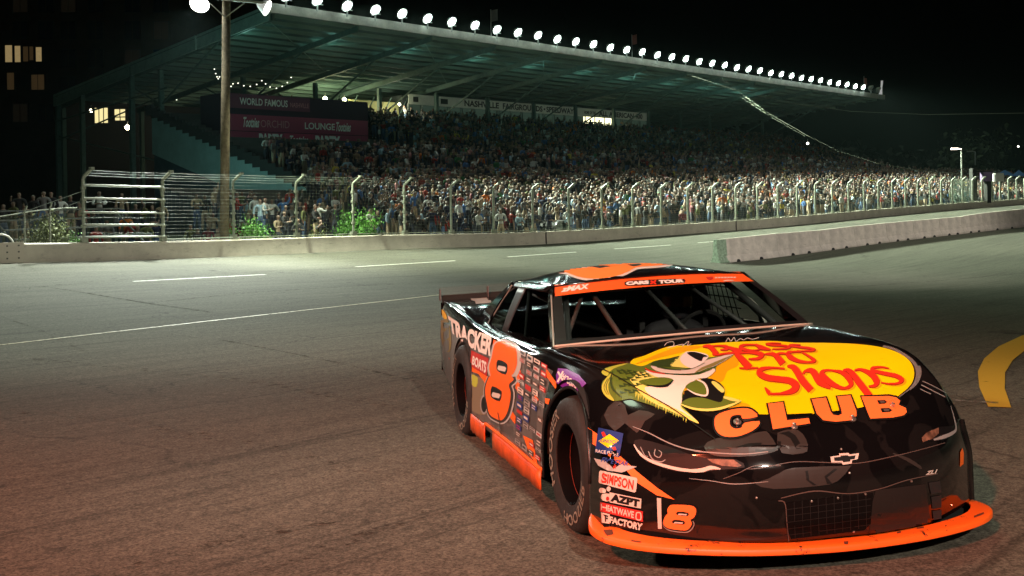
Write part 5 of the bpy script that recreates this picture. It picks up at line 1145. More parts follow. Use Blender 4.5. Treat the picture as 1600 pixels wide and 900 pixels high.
def words(name, s, quad, m, sag=0, **k):
    kk = {q: k.pop(q) for q in ('bold', 'shear', 'space') if q in k}
    v, f, _ = text_mesh(s, **kk); (x0, y0), (x1, y1), (x2, y2), (x3, y3) = quad   # TL TR BR BL
    out = []
    for a, c in v:
        tx, ty = lerp(x0, x1, a), lerp(y0, y1, a); bx, by = lerp(x3, x2, a), lerp(y3, y2, a); out.append((lerp(bx, tx, c), lerp(by, ty, c) + sag * math.sin(math.pi * a)))
    return lay(name, out, f, m, **k)
def outline(pts, w):
    """grow a polygon outwards by w photo pixels"""
    n = len(pts); area = sum(pts[i][0] * pts[(i + 1) % n][1] - pts[(i + 1) % n][0] * pts[i][1] for i in range(n)); s = 1 if area > 0 else -1; out = []
    for i, p in enumerate(pts):
        a, c = pts[i - 1], pts[(i + 1) % n]; dx, dy = c[0] - a[0], c[1] - a[1]; d = math.hypot(dx, dy) or 1; out.append((p[0] + s * dy / d * w, p[1] - s * dx / d * w))
    return out
T1, T2, T3, T4, T5, T6, T7, T8 = TT(1080, 525, 7.273), TT(1240, 525, 7.273), TT(1100, 600, 8.889), TT(1260, 600, 8.889), TT(930, 540, 6.43), TT(680, 460, 6.43), TT(925, 665, 5.29), TT(1180, 690, 5.0)
Z4 = TT(740, 540, 4.5); Z9 = TT(840, 400, 3.636); Z6 = TT(840, 620, 3.216); Z7 = TT(1120, 620, 3.214); ZA = TT(940, 640, 4.092); ZB_ = TT(1380, 560, 3.217); ZR = TT(850, 400, 4.571); Z2 = TT(660, 560, 3.0); Z1 = TT(660, 400, 3.75)
# --- hood oval
ov = [(985, 566), (1008, 556), (1045, 542)] + T1([(0, 112), (420, 75), (900, 60), (1180, 80)]) + T2([(300, 82), (620, 90), (900, 115), (1100, 160), (1250, 230), (1340, 320), (1368, 420), (1350, 520), (1290, 600), (1180, 690)]) + T4([(1250, 190), (1000, 250), (800, 320), (640, 350), (430, 375), (80, 420)]) + T3([(1500, 410), (1130, 425), (760, 425), (560, 400), (200, 300)]) + [(1100, 628), (1050, 610), (1000, 590)]
poly('emblem_field', spline(ov, True, 3), 'yellow', layer=1, cell=12)
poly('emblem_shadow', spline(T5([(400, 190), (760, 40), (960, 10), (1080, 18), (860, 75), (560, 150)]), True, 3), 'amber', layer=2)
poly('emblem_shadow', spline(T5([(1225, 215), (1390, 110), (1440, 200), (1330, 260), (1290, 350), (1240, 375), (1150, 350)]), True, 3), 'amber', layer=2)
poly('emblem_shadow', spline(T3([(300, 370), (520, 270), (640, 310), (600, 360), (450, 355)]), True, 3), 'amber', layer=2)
teeth = []
arc = spline(T2([(1010, 128), (1120, 160), (1250, 230), (1345, 310), (1385, 400), (1375, 500), (1320, 590), (1250, 650), (1190, 695)]), False, 8); oc = (1240 + 850 / 7.273, 525 + 330 / 7.273)
for i in range(0, len(arc) - 1, 1):
    p, q = arc[i], arc[i + 1]; k = .55 if i < 26 else 1.0; L_ = 1.5 + (8.5 if 26 < i < 50 else 4.5) * math.sin(math.pi * min(1, i / 60 + .12))
    d = (p[0] - oc[0], p[1] - oc[1]); n_ = math.hypot(*d); d = (d[0] / n_, d[1] / n_); r_ = (lerp(p[0], q[0], .62), lerp(p[1], q[1], .62))
    teeth.append([p, r_, (r_[0] + d[0] * L_, r_[1] + d[1] * L_), (p[0] + d[0] * L_, p[1] + d[1] * L_)])
multi('emblem_teeth', teeth, 'grey', layer=1)
# --- hood lettering (brush strokes)
BPS = [(T1([(130, 128), (210, 130), (290, 218)]), [0.94, 3.28, 3.59]), (T1([(240, 216), (300, 222), (360, 214)]), [0.94, 1.25, 0.78]), (T1([(150, 128), (320, 118), (400, 132), (400, 158), (330, 165)]), [0.78, 1.09, 2.65, 2.03, 0.78]), (T1([(400, 130), (500, 165), (560, 182), (480, 200), (330, 212)]), [1.56, 3.43, 3.28, 1.87, 0.94]),
       (T1([(740, 108), (620, 108), (560, 130), (600, 160), (700, 172), (780, 160)]), [1.09, 1.40, 2.65, 2.50, 1.09, 0.78]), (T1([(730, 105), (800, 140), (900, 162)]), [1.56, 3.43, 1.09]),
       (T1([(1020, 92), (930, 88), (850, 98), (920, 112), (1050, 118), (1120, 135), (1060, 152), (920, 156)]), [0.62, 0.94, 1.09, 1.33, 1.56, 1.56, 1.09, 0.62]),
       (T1([(1240, 108), (1140, 106), (1120, 118), (1220, 132), (1330, 145), (1400, 162), (1350, 178), (1200, 176)]), [0.62, 0.94, 1.17, 1.56, 1.79, 1.72, 1.09, 0.55]),
       (T1([(500, 212), (560, 260), (660, 370)]), [1.8, 4.6, 5.4]), (T1([(545, 372), (650, 375), (760, 368)]), [.9, 1.3, .8]), (T1([(510, 208), (640, 196), (760, 205), (800, 225), (760, 262), (650, 270)]), [1, 1.5, 3.0, 3.8, 2.2, .9]),
       (T1([(830, 214), (930, 215), (990, 262), (1040, 325)]), [.8, 3.0, 4.4, 4.8]), (T1([(950, 225), (1010, 205), (1080, 208)]), [1.4, 1.8, 1.3]),
       (T1([(1250, 188), (1150, 188), (1095, 205), (1130, 250), (1220, 292), (1330, 305), (1400, 290), (1340, 240), (1260, 195)]), [1.0, 1.4, 2.8, 4.0, 2.6, 1.4, 2.4, 1.8, .8]),
       (T1([(1060, 378), (920, 368), (800, 385), (775, 430), (860, 480), (1010, 500), (1130, 520), (1185, 575), (1150, 630), (1020, 662), (880, 665)]), [1.0, 1.5, 3.2, 4.6, 4.8, 4.6, 5.0, 6.0, 4.6, 1.8, 1.2]), (T1([(835, 592), (870, 640), (885, 680)]), [.6, 2.6, 1.2]),
       (T1([(1090, 352), (1170, 370), (1260, 510), (1360, 625)]), [1.0, 4.6, 5.0, 5.0]), (T1([(1270, 440), (1300, 405), (1380, 410), (1460, 530), (1580, 600)]), [1.4, 1.8, 4.6, 5.2, 1.6]),
       (T2([(470, 400), (360, 398), (320, 440), (380, 510), (480, 575), (580, 600), (650, 560), (620, 480), (540, 420), (440, 400)]), [1, 1.6, 4.2, 4.6, 3.6, 1.8, 3.2, 4.2, 2.8, 1.0]),
       (T2([(560, 400), (640, 410), (760, 560), (860, 690)]), [1.2, 3.8, 4.8, 4.8]), (T2([(800, 688), (870, 692), (940, 682)]), [1, 1.4, .8]), (T2([(690, 400), (760, 388), (880, 440), (940, 520), (920, 570), (850, 580)]), [1.0, 1.8, 4.4, 4.6, 2.6, 1.0]),
       (T2([(1080, 375), (1000, 360), (900, 370), (900, 400), (1020, 430), (1160, 460), (1225, 505), (1180, 545), (1080, 550), (990, 535)]), [.6, 1.2, 2.0, 2.6, 2.8, 3.2, 3.4, 1.8, 1.2, .7])]
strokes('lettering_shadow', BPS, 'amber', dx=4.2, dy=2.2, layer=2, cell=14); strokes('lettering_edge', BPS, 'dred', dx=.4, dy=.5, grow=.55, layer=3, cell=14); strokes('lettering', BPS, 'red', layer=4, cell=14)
# --- CLUB
C_ = T3([(740, 470), (690, 395), (600, 355), (450, 360), (280, 400), (170, 455), (145, 530), (160, 640), (230, 720), (350, 750), (500, 735), (660, 670), (750, 600), (765, 530), (560, 555), (520, 620), (440, 635), (370, 600), (355, 530), (380, 465), (460, 445), (520, 455), (535, 500)])
L_g = T3([(885, 290), (1095, 268), (1150, 520), (1450, 490), (1470, 562), (955, 645)])
U_ = T4([(70, 228), (270, 205), (335, 400), (370, 445), (440, 455), (490, 430), (480, 370), (425, 190), (610, 175), (690, 390), (690, 460), (600, 520), (400, 540), (230, 520), (140, 430)])
B_ = T4([(760, 190), (1140, 182), (1240, 200), (1295, 250), (1270, 300), (1370, 345), (1385, 410), (1340, 450), (1200, 480), (880, 497)])
for g, sp_ in ((C_, 1), (L_g, 0), (U_, 0), (B_, 0)):
    g2 = spline(g, True, 2) if sp_ else g
    poly('club_letter_outline', outline(g2, 3.0), 'black', layer=5); poly('club_letter', g2, 'orange', layer=6)
for h in ([(975, 245), (1080, 240), (1110, 265), (1090, 290), (1000, 296)], [(1020, 355), (1140, 350), (1185, 380), (1150, 405), (1045, 412)]): poly('club_letter_hole', T4(h), 'black', layer=7); poly('club_letter_fill', [(lerp(x, sum(q[0] for q in T4(h)) / 5, .45), lerp(y, sum(q[1] for q in T4(h)) / 5, .45)) for x, y in T4(h)], 'brown', layer=8)
poly('club_letter_fill', T3([(530, 515), (700, 482), (720, 500), (550, 545)]), 'dgrey', layer=7)
# --- leaping fish emblem
poly('fish_body', spline(T5([(70, 270), (110, 230), (230, 200), (340, 185), (470, 215), (600, 160), (750, 135), (860, 110), (900, 85), (940, 72), (1050, 80), (1130, 125), (1390, 100), (1220, 215), (1210, 260), (1120, 340), (1030, 345), (960, 390), (900, 430), (880, 520), (870, 590), (900, 640), (1000, 740), (1040, 790), (960, 760), (850, 720), (700, 660), (550, 600), (420, 560), (350, 540), (262, 555), (180, 555), (110, 500), (70, 420), (85, 360), (120, 320)]), True, 3), 'green', layer=3)
poly('fish_flank', spline(T5([(430, 270), (600, 290), (700, 300), (620, 340), (480, 350), (440, 380), (560, 440), (600, 500), (840, 600), (880, 640), (1000, 740), (1035, 788), (860, 712), (740, 655), (620, 600), (520, 545), (470, 500), (430, 460), (390, 400), (350, 350), (400, 320)]), True, 3), 'lemon', layer=4)
poly('fish_belly', spline(T5([(500, 260), (640, 290), (860, 310), (1050, 300), (1180, 240), (1200, 270), (1120, 335), (1030, 345), (960, 390), (905, 430), (870, 500), (875, 590), (860, 640), (1010, 755), (900, 690), (760, 620), (600, 540), (520, 480), (500, 430), (580, 420), (700, 420), (780, 350), (720, 345), (600, 320)]), True, 3), 'fwhite', layer=5)
fr_ = []
for i in range(22):
    t = i / 21; x = lerp(400, 930, t); y = lerp(500, 745, t) + 8 * math.sin(i * 2.3); L_ = 34 + 16 * math.sin(i * 1.7); fr_.append(T5([(x, y - 34), (x + 26, y - 22), (x - 6 + 12, y + L_)]))
multi('fish_fringe', fr_, 'lime', layer=4, cell=30)
fr_ = []
for i in range(16):
    t = i / 15; x = lerp(210, 520, t); y = lerp(250, 300, t) + 18 * math.sin(i * 2.1); fr_.append(T5([(x, y), (x + 60, y + 14 + 6 * math.sin(i)), (x + 15, y + 24)]))
for i in range(14):
    x = 230 + 42 * (i % 5) + 9 * (i // 5); y = 330 + 62 * (i // 5) + 12 * math.sin(i * 2.7); fr_.append(T5([(x, y), (x + 78, y + 16), (x + 10, y + 26)]))
multi('fish_markings', fr_, 'dgreen', layer=5, cell=30)
poly('tail_fin', spline(T5([(170, 280), (110, 340), (72, 420), (90, 490), (150, 545), (200, 556), (150, 480), (140, 390), (175, 320)]), True, 3), 'lime', layer=4)
poly('tail_fin', spline(T5([(65, 275), (120, 235), (240, 200), (330, 190), (200, 235), (150, 270), (120, 315)]), True, 3), 'lime', layer=4)
strokes('fin_rays', [(T5([(175, 270), (160, 360), (190, 450), (270, 530)]), [.6, 1.6, 1.4, .6]), (T5([(150, 330), (120, 420), (150, 500)]), [.3, .5, .3]), (T5([(130, 340), (98, 430), (130, 500)]), [.3, .4, .3])], 'dgreen', layer=6)
poly('fish_back', spline(T5([(560, 205), (600, 170), (750, 138), (850, 118), (780, 190), (760, 225), (680, 222)]), True, 3), 'dgreen', layer=6)
poly('fish_cheek', spline(T5([(780, 175), (850, 110), (900, 90), (960, 180), (960, 235), (820, 228), (755, 215)]), True, 3), 'lemon', layer=6)
poly('eye_white', spline(T5([(900, 85), (940, 74), (1050, 80), (1140, 122), (1060, 200), (990, 245), (900, 215), (850, 150)]), True, 3), 'white', layer=7)
poly('eye', spline(T5([(925, 85), (1000, 80), (1090, 105), (1130, 125), (1085, 135), (1065, 172), (1000, 145), (945, 110)]), True, 3), 'black', layer=8)
poly('upper_jaw', spline(T5([(560, 215), (680, 240), (860, 250), (980, 240), (1080, 170), (1390, 98), (1220, 210), (1130, 240), (1000, 290), (860, 305), (700, 290), (600, 260)]), True, 3), 'cream', layer=6)
poly('upper_jaw_shade', spline(T5([(1150, 200), (1380, 108), (1300, 160), (1200, 215), (1110, 245), (1000, 290), (1060, 240)]), True, 3), 'olive', layer=7)
strokes('jaw_lines', [(T5([(500, 240), (600, 280), (760, 300), (960, 300), (1120, 270), (1215, 220)]), [.3, .8, .6, .6, .8, .4]), (T5([(620, 235), (800, 255), (960, 250), (1100, 190)]), [.3, .4, .4, .3]), (T5([(560, 205), (700, 245), (860, 262)]), [.8, 1.2, .5])], 'dgreen', layer=8)
strokes('jaw_lines', [(T5([(500, 245), (560, 275), (700, 302)]), [.5, 1.0, .4])], V['red'], layer=9)
poly('gill_plate', spline(T5([(480, 375), (560, 340), (700, 335), (780, 355), (740, 395), (660, 420), (540, 408)]), True, 3), 'green', layer=7)
strokes('gill_shade', [(T5([(520, 412), (620, 424), (720, 415), (785, 362)]), [.4, 1.4, 2.0, .6])], 'black', layer=8)
poly('mouth', spline(T5([(1060, 350), (1170, 350), (1260, 400), (1300, 460), (1285, 560), (1270, 590), (1100, 600), (940, 610), (870, 590), (890, 500), (910, 460), (1020, 480), (1100, 440)]), True, 3), 'black', layer=7)
poly('lower_jaw', spline(T5([(860, 600), (940, 545), (1080, 540), (1240, 585), (1280, 560), (1290, 520), (1380, 545), (1470, 575), (1350, 635), (1200, 665), (1050, 660), (930, 640)]), True, 3), 'green', layer=8)
strokes('lower_lip', [(T5([(860, 605), (950, 640), (1080, 662), (1220, 655), (1350, 620), (1465, 572)]), [.8, 1.4, 1.8, 2.0, 1.8, .6]), (T5([(1290, 535), (1380, 560), (1450, 575)]), [1.8, 2.4, 1.2])], 'lemon', layer=9)
poly('tongue', spline(T5([(905, 430), (960, 385), (1030, 370), (1090, 400), (1125, 470), (1110, 522), (1020, 510), (940, 465)]), True, 3), 'green', layer=9)
strokes('tongue_rim', [(T5([(1020, 362), (1090, 395), (1125, 460), (1112, 520), (1010, 505), (920, 455)]), [.8, 1.5, 1.6, 1.4, 1.2, .5])], 'fwhite', layer=10)
poly('mouth_side', spline(T5([(1165, 385), (1200, 378), (1270, 430), (1298, 470), (1270, 490), (1210, 440)]), True, 3), 'lemon', layer=9)
# --- tonal pattern, hood seam, pins, script
for pts in (T3([(0, 870), (160, 760), (660, 690), (830, 660), (900, 690), (1020, 880), (980, 940), (700, 1000), (300, 1010), (100, 980)]), T3([(1020, 680), (1300, 640), (1420, 780), (1440, 900), (1380, 960), (1080, 960)]), T5([(90, 700), (200, 560), (300, 600), (330, 700), (440, 650), (600, 690), (500, 760), (420, 880), (300, 780), (200, 860)]), Z4([(0, 0), (1, 0), (0, 1)]),
            T8([(0, 330), (100, 290), (200, 240), (300, 205), (700, 190), (740, 200), (640, 310), (500, 345), (150, 370)]), T8([(1080, 90), (1200, 130), (1290, 190), (1290, 215), (1180, 150), (1090, 105)])): 
    if len(pts) > 3: poly('tonal_pattern', spline(pts, True, 2), 'dgrey', layer=0)
for pts in (T3([(1040, 690), (1180, 660), (1270, 720), (1330, 820), (1340, 900), (1280, 900), (1200, 760), (1120, 710)]), T8([(0, 60), (130, 60), (180, 30), (170, 0), (200, 0), (200, 40), (140, 80), (0, 85)]), T8([(390, 230), (410, 225), (420, 300), (480, 340), (450, 340), (400, 300)]), T8([(540, 270), (620, 210), (640, 215), (560, 280), (600, 330), (560, 330)]), T3([(440, 880), (620, 830), (800, 820), (790, 850), (600, 875)])): poly('tonal_line', pts, 'black', layer=1)
strokes('hood_seam', [([(850, 545), (905, 565), (950, 583), (1000, 612), (1050, 640), (1090, 668), (1118, 688)], [.5, .6, .6, .6, .7, .7, .7])], 'black', layer=9)
sc = [(1038, 541), (1043, 536), (1052, 535), (1052, 541), (1042, 545), (1060, 540), (1068, 539), (1066, 542), (1076, 534), (1074, 541), (1080, 538)]
strokes('signature', [(sc, [.35] * len(sc)), ([(1134, 535), (1138, 529), (1142, 534), (1147, 528), (1150, 534), (1157, 530), (1162, 532), (1168, 529), (1176, 531), (1186, 528)], [.4] * 10)], 'white', layer=2)
def pin(x, y, r=.012):
    h = BV['body'].ray_cast(camc, rayc(x, y))
    if h[0] is None: return
    n_ = h[1] if h[1].dot(camc - h[0]) > 0 else -h[1]; b = MB(); a1 = n_.orthogonal().normalized(); a2 = n_.cross(a1)
    b.revolve([(r * 1.6, .003), (r * 1.5, .006), (r * .8, .007), (r * .7, .02), (.0005, .024)], h[0], a1, a2, n_, 14); b.build('hood_pin', mat('pin_steel', (.55, .5, .45), .3, .85), body, smooth=30)
for x, y in ((1152, 660), (1240, 667), (1331, 655), (1393, 635)): pin(x, y)
def rivet(x, y, surf='body'):
    h = BV[surf].ray_cast(camc, rayc(x, y))
    if h[0] is None: return
    n_ = h[1] if h[1].dot(camc - h[0]) > 0 else -h[1]; b = MB(); a1 = n_.orthogonal().normalized(); a2 = n_.cross(a1); b.revolve([(.006, 0), (.005, .004), (.0005, .006)], h[0], a1, a2, n_, 8); b.build('rivet', MATS['pin_steel'], body)
for p in T8([(672, 60), (736, 245), (645, 440), (440, 465), (768, 703), (785, 750), (490, 788), (860, 410), (1535, 497), (10, 438), (1220, 310)]): rivet(*p)
# --- nose
bt = T8([(585, 120), (655, 110), (650, 95), (725, 90), (735, 103), (808, 92), (797, 138), (755, 148), (750, 172), (680, 182), (672, 165), (590, 165)])
poly('bowtie_badge', bt, 'cream', layer=3); cxb, cyb = 1319, 717.4; poly('bowtie_badge_centre', [(lerp(cxb, x, .76), lerp(cyb, y, .60)) for x, y in bt], 'black', layer=4)
# grille: dark opening with mesh and frame
poly('nose_patch', T8([(940, 380), (1330, 330), (1370, 640), (900, 720), (880, 600)]), mat('nose_dark_brown', (.014, .011, .010), .5), layer=0)
poly('grille', T8([(240, 480), (700, 425), (920, 400), (900, 640), (850, 690), (280, 760), (230, 640)]), mat('grille_black', (.003, .003, .003), .9, spec=.1), layer=1)
gl = []
for i in range(1, 11): x = 240 + 62 * i; gl.append((T8([(x, 480 - 10 * i), (x + 8, 760 - 9 * i)]), [.35, .35]))
for i in range(1, 6): y = 480 + 50 * i; gl.append((T8([(235, y), (900, y - 85)]), [.35, .35]))
strokes('grille_mesh', gl, mat('grille_wire', (.008, .0075, .007), .7), layer=2, cell=30)
strokes('grille_frame', [(T8([(200, 440), (460, 385), (720, 405), (960, 370), (1180, 300), (1420, 250)]), [.7, .9, .7, .7, .7, .5]), (T8([(180, 460), (230, 480), (245, 620), (260, 780)]), [.8, .8, .7, .5]), (T8([(-60, 215), (60, 205), (300, 160), (560, 165), (800, 170), (1100, 110), (1300, 60), (1480, 10)]), [.5, .6, .6, .6, .6, .6, .6, .5]), (T8([(-250, 290), (-130, 245), (0, 190), (200, 190)]), [.6] * 4)], 'brown', layer=2, cell=14)
for pts in (T8([(1350, 320), (1440, 305), (1450, 395), (1370, 410)]), T8([(1370, 430), (1450, 415), (1450, 510), (1380, 525)]), T8([(1380, 540), (1450, 530), (1450, 600), (1390, 610)])): poly('vent', pts, M_mattblk, layer=2)
words('trim_letters', 'ZL1', T8([(1330, 232), (1420, 215), (1415, 248), (1325, 260)]), 'cream', layer=2, bold=.04, shear=.3)
strokes('nose_crease_and_glare', [(ZA([(200, 110), (300, 150), (430, 215), (560, 258), (700, 275), (900, 285), (1064, 270)]), [.4, .7, .9, 1.0, .9, .8, .6]), ], 'grey', layer=2)
strokes('nose_crease_and_glare', [(ZA([(560, 440), (700, 455), (850, 475), (1064, 460)]), [.3, .6, .8, .4])], 'grey', layer=2)  # glare line across the nose, drawn as a grey stroke
# headlights: dark lens, silver eyebrow, amber lamp
hl_l = ZA([(205, 220), (250, 190), (420, 235), (560, 285), (670, 310), (860, 320), (915, 370), (760, 385), (620, 400), (480, 395), (360, 360), (270, 310)])
poly('headlight', spline(hl_l, True, 2), mat('lamp_black', (.005, .005, .006), .55, spec=.25), layer=1)
strokes('headlight_brow', [(ZA([(208, 225), (250, 285), (330, 335), (450, 372), (560, 390), (640, 388), (700, 372), (760, 380)]), [.6, 1.8, 2.2, 2.4, 2.4, 3.2, 3.0, .8])], 'cream', layer=3)
strokes('headlight_ring', [(ZA([(300, 270), (330, 320), (380, 335), (410, 320)]), [.7, 1, 1, .6]), (ZA([(345, 255), (340, 290), (370, 305), (385, 280), (365, 262)]), [.7, .8, .8, .7, .4]), (ZA([(250, 240), (275, 290), (300, 300)]), [.5, .7, .4])], 'grey', layer=3)
poly('marker_lamp', ZA([(675, 316), (845, 322), (895, 360), (870, 368), (770, 360), (710, 342)]), mat('amber_lamp', (.26, .13, .08), .5, noise=(30, .8)), layer=4)
hl_r = ZB_([(190, 400), (215, 370), (275, 345), (340, 340), (362, 355), (350, 385), (300, 412), (240, 415), (200, 425)])
poly('headlight', hl_r, MATS['lamp_black'], layer=1); poly('marker_lamp', ZB_([(190, 400), (215, 372), (275, 348), (275, 378), (245, 405), (195, 422)]), MATS['amber_lamp'], layer=3)
strokes('headlight_brow', [(ZB_([(250, 410), (300, 395), (345, 375), (362, 350), (350, 290), (335, 240)]), [1.0, 3.0, 2.6, 1.2, .6, .4])], 'grey', layer=3)
for pts in (ZB_([(318, 150), (332, 165), (348, 200), (344, 214), (330, 190)]), ZB_([(384, 470), (395, 450), (402, 475), (400, 530), (382, 545)])): poly('side_flash', pts, 'sorange', layer=2)
strokes('tonal_line', [(ZB_([(195, 115), (250, 140), (315, 175)]), [.5] * 3), (ZB_([(190, 135), (250, 165), (310, 195)]), [.7] * 3), (ZB_([(185, 155), (215, 170), (240, 180)]), [.6] * 3)], 'grey', layer=1)
# orange band over the near corner
poly('corner_stripe', Z6([(208, 128), (215, 126), (300, 185), (352, 285), (420, 300), (500, 375), (600, 455), (690, 516), (600, 494), (500, 430), (430, 350), (300, 252), (228, 200)]), 'orange', layer=2)
poly('corner_stripe', Z6([(858, 722), (945, 730), (1005, 776), (1010, 800), (910, 770)]), 'orange', layer=2)
# nose stickers
q4 = lambda T_, a: T_(a)
poly('sponsor_sticker', T7([(60, 18), (262, 68), (228, 262), (32, 222)]), 'navy', layer=4); poly('sticker_diamond', T7([(60, 130), (150, 75), (225, 130), (140, 185)]), 'yellow', layer=5)
poly('sticker_arrow', T7([(85, 60), (105, 52), (125, 90), (100, 95)]), 'red', layer=5); poly('sticker_arrow', T7([(165, 180), (195, 178), (205, 205), (185, 210)]), 'red', layer=5)
words('sticker_text', 'SUNOCO', T7([(72, 108), (222, 130), (218, 160), (66, 136)]), 'blue', layer=6, bold=.01); words('sticker_text', 'RACE FUELS', T7([(42, 196), (225, 226), (222, 254), (40, 222)]), 'white', layer=6, bold=.015)
poly('sponsor_sticker', T7([(25, 270), (120, 295), (180, 360), (240, 320), (375, 340), (300, 370), (250, 388), (130, 370), (60, 330)]), 'silver', layer=5); words('sticker_text', 'FIVE STAR', T7([(95, 262), (305, 298), (300, 335), (85, 300)]), 'blue', layer=7, bold=.02, shear=.2)
poly('sticker_star', [(T7([(188, 338)])[0][0] + (4.6 if k % 2 == 0 else 1.9) * math.sin(k * math.pi / 5), T7([(188, 338)])[0][1] - (4.6 if k % 2 == 0 else 1.9) * math.cos(k * math.pi / 5)) for k in range(10)], 'red', layer=8)
poly('sponsor_sticker', spline(T7([(78, 372), (230, 402), (372, 430), (380, 445), (368, 540), (355, 550), (210, 512), (72, 475), (66, 462), (70, 385)]), True, 1), 'cream', layer=6); words('sticker_text', 'SIMPSON', T7([(95, 390), (352, 450), (345, 530), (88, 470)]), 'red', layer=7, bold=.03)
poly('sponsor_sticker', T7([(150, 548), (412, 602), (408, 682), (145, 630)]), 'cream', layer=6); words('sticker_text', 'AZPT', T7([(165, 558), (400, 608), (396, 672), (155, 622)]), 'black', layer=7, bold=.07)
for c, r_ in (((92, 535), 22), ((138, 520), 22), ((120, 590), 34)): x, y = T7([c])[0]; poly('sticker_mascot_paw', [(x + r_ / 5.29 * math.cos(a), y + r_ / 5.29 * math.sin(a)) for a in np.linspace(0, 2 * math.pi, 12)[:-1]], 'cream', layer=7)
poly('sticker_dot', [(T7([(125, 600)])[0][0] + 2.6 * math.cos(a), T7([(125, 600)])[0][1] + 3.4 * math.sin(a)) for a in np.linspace(0, 2 * math.pi, 10)[:-1]], 'rbox', layer=8)
poly('sponsor_sticker', T7([(80, 632), (425, 705), (425, 792), (78, 708)]), 'rbox', layer=6); words('sticker_text', 'HEATWAVE', T7([(88, 645), (352, 705), (350, 762), (88, 695)]), 'cream', layer=7, bold=.03)
strokes('sticker_text', [(T7([(372, 715), (405, 720), (405, 772), (370, 765), (372, 715)]), [.9] * 5)], 'cream', layer=7)
poly('sponsor_sticker', T7([(85, 715), (145, 730), (142, 808), (92, 800)]), 'cream', layer=6); words('sticker_text', 'F', T7([(102, 732), (130, 740), (126, 795), (104, 790)]), 'black', layer=7, bold=.05); words('sticker_text', 'FACTORY', T7([(150, 745), (425, 805), (415, 868), (148, 800)]), 'cream', layer=7, bold=.05)
poly('white_bar', ZA([(355, 562), (382, 565), (386, 760), (362, 760)]), 'cream', layer=4)
def eight(pts, holes, par_surf='body', bar=None, lw=(3.2, 2.0, 0), cols=('grey', 'black'), main='sorange', lay0=4, sh=(1.5, 1.5)):
    p = spline(pts, True, 3)
    poly('number_outline', [(x + sh[0], y + sh[1]) for x, y in outline(p, lw[0])], cols[0], layer=lay0, surf=par_surf); poly('number_shadow', [(x + sh[0] * .6, y + sh[1] * .6) for x, y in outline(p, lw[1])], cols[1], layer=lay0 + 1, surf=par_surf); poly('number', p, main, layer=lay0 + 2, surf=par_surf)
    for h in holes:
        poly('number_hole', spline(h, True, 2), 'black', layer=lay0 + 3, surf=par_surf)
        cx_ = sum(q[0] for q in h) / len(h); cy_ = sum(q[1] for q in h) / len(h); n = [(lerp(cx_, x, .8), lerp(cy_, y, .42) + bar) for x, y in h]; poly('number_hole_bar', n, 'cream', layer=lay0 + 4, surf=par_surf)
eight(ZA([(455, 605), (560, 608), (598, 622), (606, 650), (592, 685), (570, 700), (578, 725), (560, 755), (530, 768), (440, 758), (402, 735), (398, 705), (412, 675), (425, 660), (422, 640), (432, 618)]), [ZA([(490, 648), (555, 655), (550, 676), (482, 668)]), ZA([(465, 700), (530, 708), (525, 730), (455, 720)])], bar=.9, lw=(2.6, 1.6, 0), main='orange')
BV['splitter'] = bvh_of([splo])
for pts in (Z6([(330, 670), (375, 668), (382, 692), (350, 700), (338, 686)]), Z6([(470, 720), (520, 728), (518, 735), (472, 727)]), Z7([(195, 792), (236, 790), (228, 828), (205, 826)]), Z7([(638, 728), (660, 726), (658, 742), (640, 742)]), Z7([(686, 782), (694, 780), (700, 800), (688, 800)]), Z7([(104, 800), (116, 800), (114, 828), (106, 828)]), Z7([(1005, 658), (1040, 652), (1040, 660), (1006, 664)]), Z7([(1146, 648), (1153, 645), (1158, 672), (1150, 672)]), Z7([(806, 752), (816, 750), (818, 772), (808, 772)]), Z7([(905, 680), (925, 676), (924, 684), (906, 688)]), Z7([(1290, 600), (1340, 580), (1342, 590), (1294, 608)]), Z7([(420, 786), (470, 780), (468, 792), (424, 797)])):
    poly('scuff_mark', pts, mat('rust_scuff', (.12, .03, .012), .8), surf='splitter', layer=0, parent=splo, cell=40)
# --- side
eight(T6([(640, 482), (700, 480), (790, 515), (822, 560), (832, 640), (828, 720), (800, 790), (775, 820)]) + Z4([(290, 240), (255, 275), (268, 330), (262, 400), (240, 480), (205, 524), (165, 515), (118, 480), (100, 400), (90, 350), (90, 290), (112, 225), (125, 210), (115, 150)]) + T6([(575, 640), (600, 520)]), [Z4([(178, 100), (235, 122), (247, 150), (235, 205), (178, 180), (168, 150)]), Z4([(138, 285), (195, 312), (206, 335), (192, 392), (138, 368), (127, 340)])], bar=2.4, lw=(4.6, 3.0, 0), cols=('silver', 'dgrey'))
words('side_lettering', 'TRACKER', T6([(133, 210), (600, 415), (565, 625), (160, 375)]), 'white', layer=5, bold=.05, sag=5.5)
poly('side_banner', T6([(370, 562), (545, 645), (525, 822), (355, 715)]), 'rbox', layer=4); words('side_lettering', 'BOATS', T6([(385, 615), (525, 680), (515, 795), (375, 705)]), 'white', layer=5, bold=.04)
for pts in (T6([(32, 640), (130, 582), (148, 650), (70, 695), (40, 685)]), T6([(308, 668), (350, 690), (360, 720), (430, 765), (530, 822), (560, 870), (500, 890), (440, 800), (330, 760)]), T6([(590, 455), (640, 480), (600, 540), (580, 520)]), T6([(815, 690), (862, 705), (860, 775), (832, 760)]), Z4([(310, 130), (335, 180), (322, 330), (298, 300)]), Z4([(255, 430), (300, 500), (295, 552), (248, 490)]), Z4([(513, 160), (585, 260), (585, 312), (512, 212)]), Z4([(430, 340), (462, 382), (440, 402)]), Z4([(485, 490), (518, 500), (515, 555), (487, 540)]), Z4([(505, 370), (540, 375), (530, 415), (508, 405)]), Z4([(350, 630), (420, 665), (456, 850), (400, 770)])): poly('side_stripe', pts, 'sorange', layer=2)
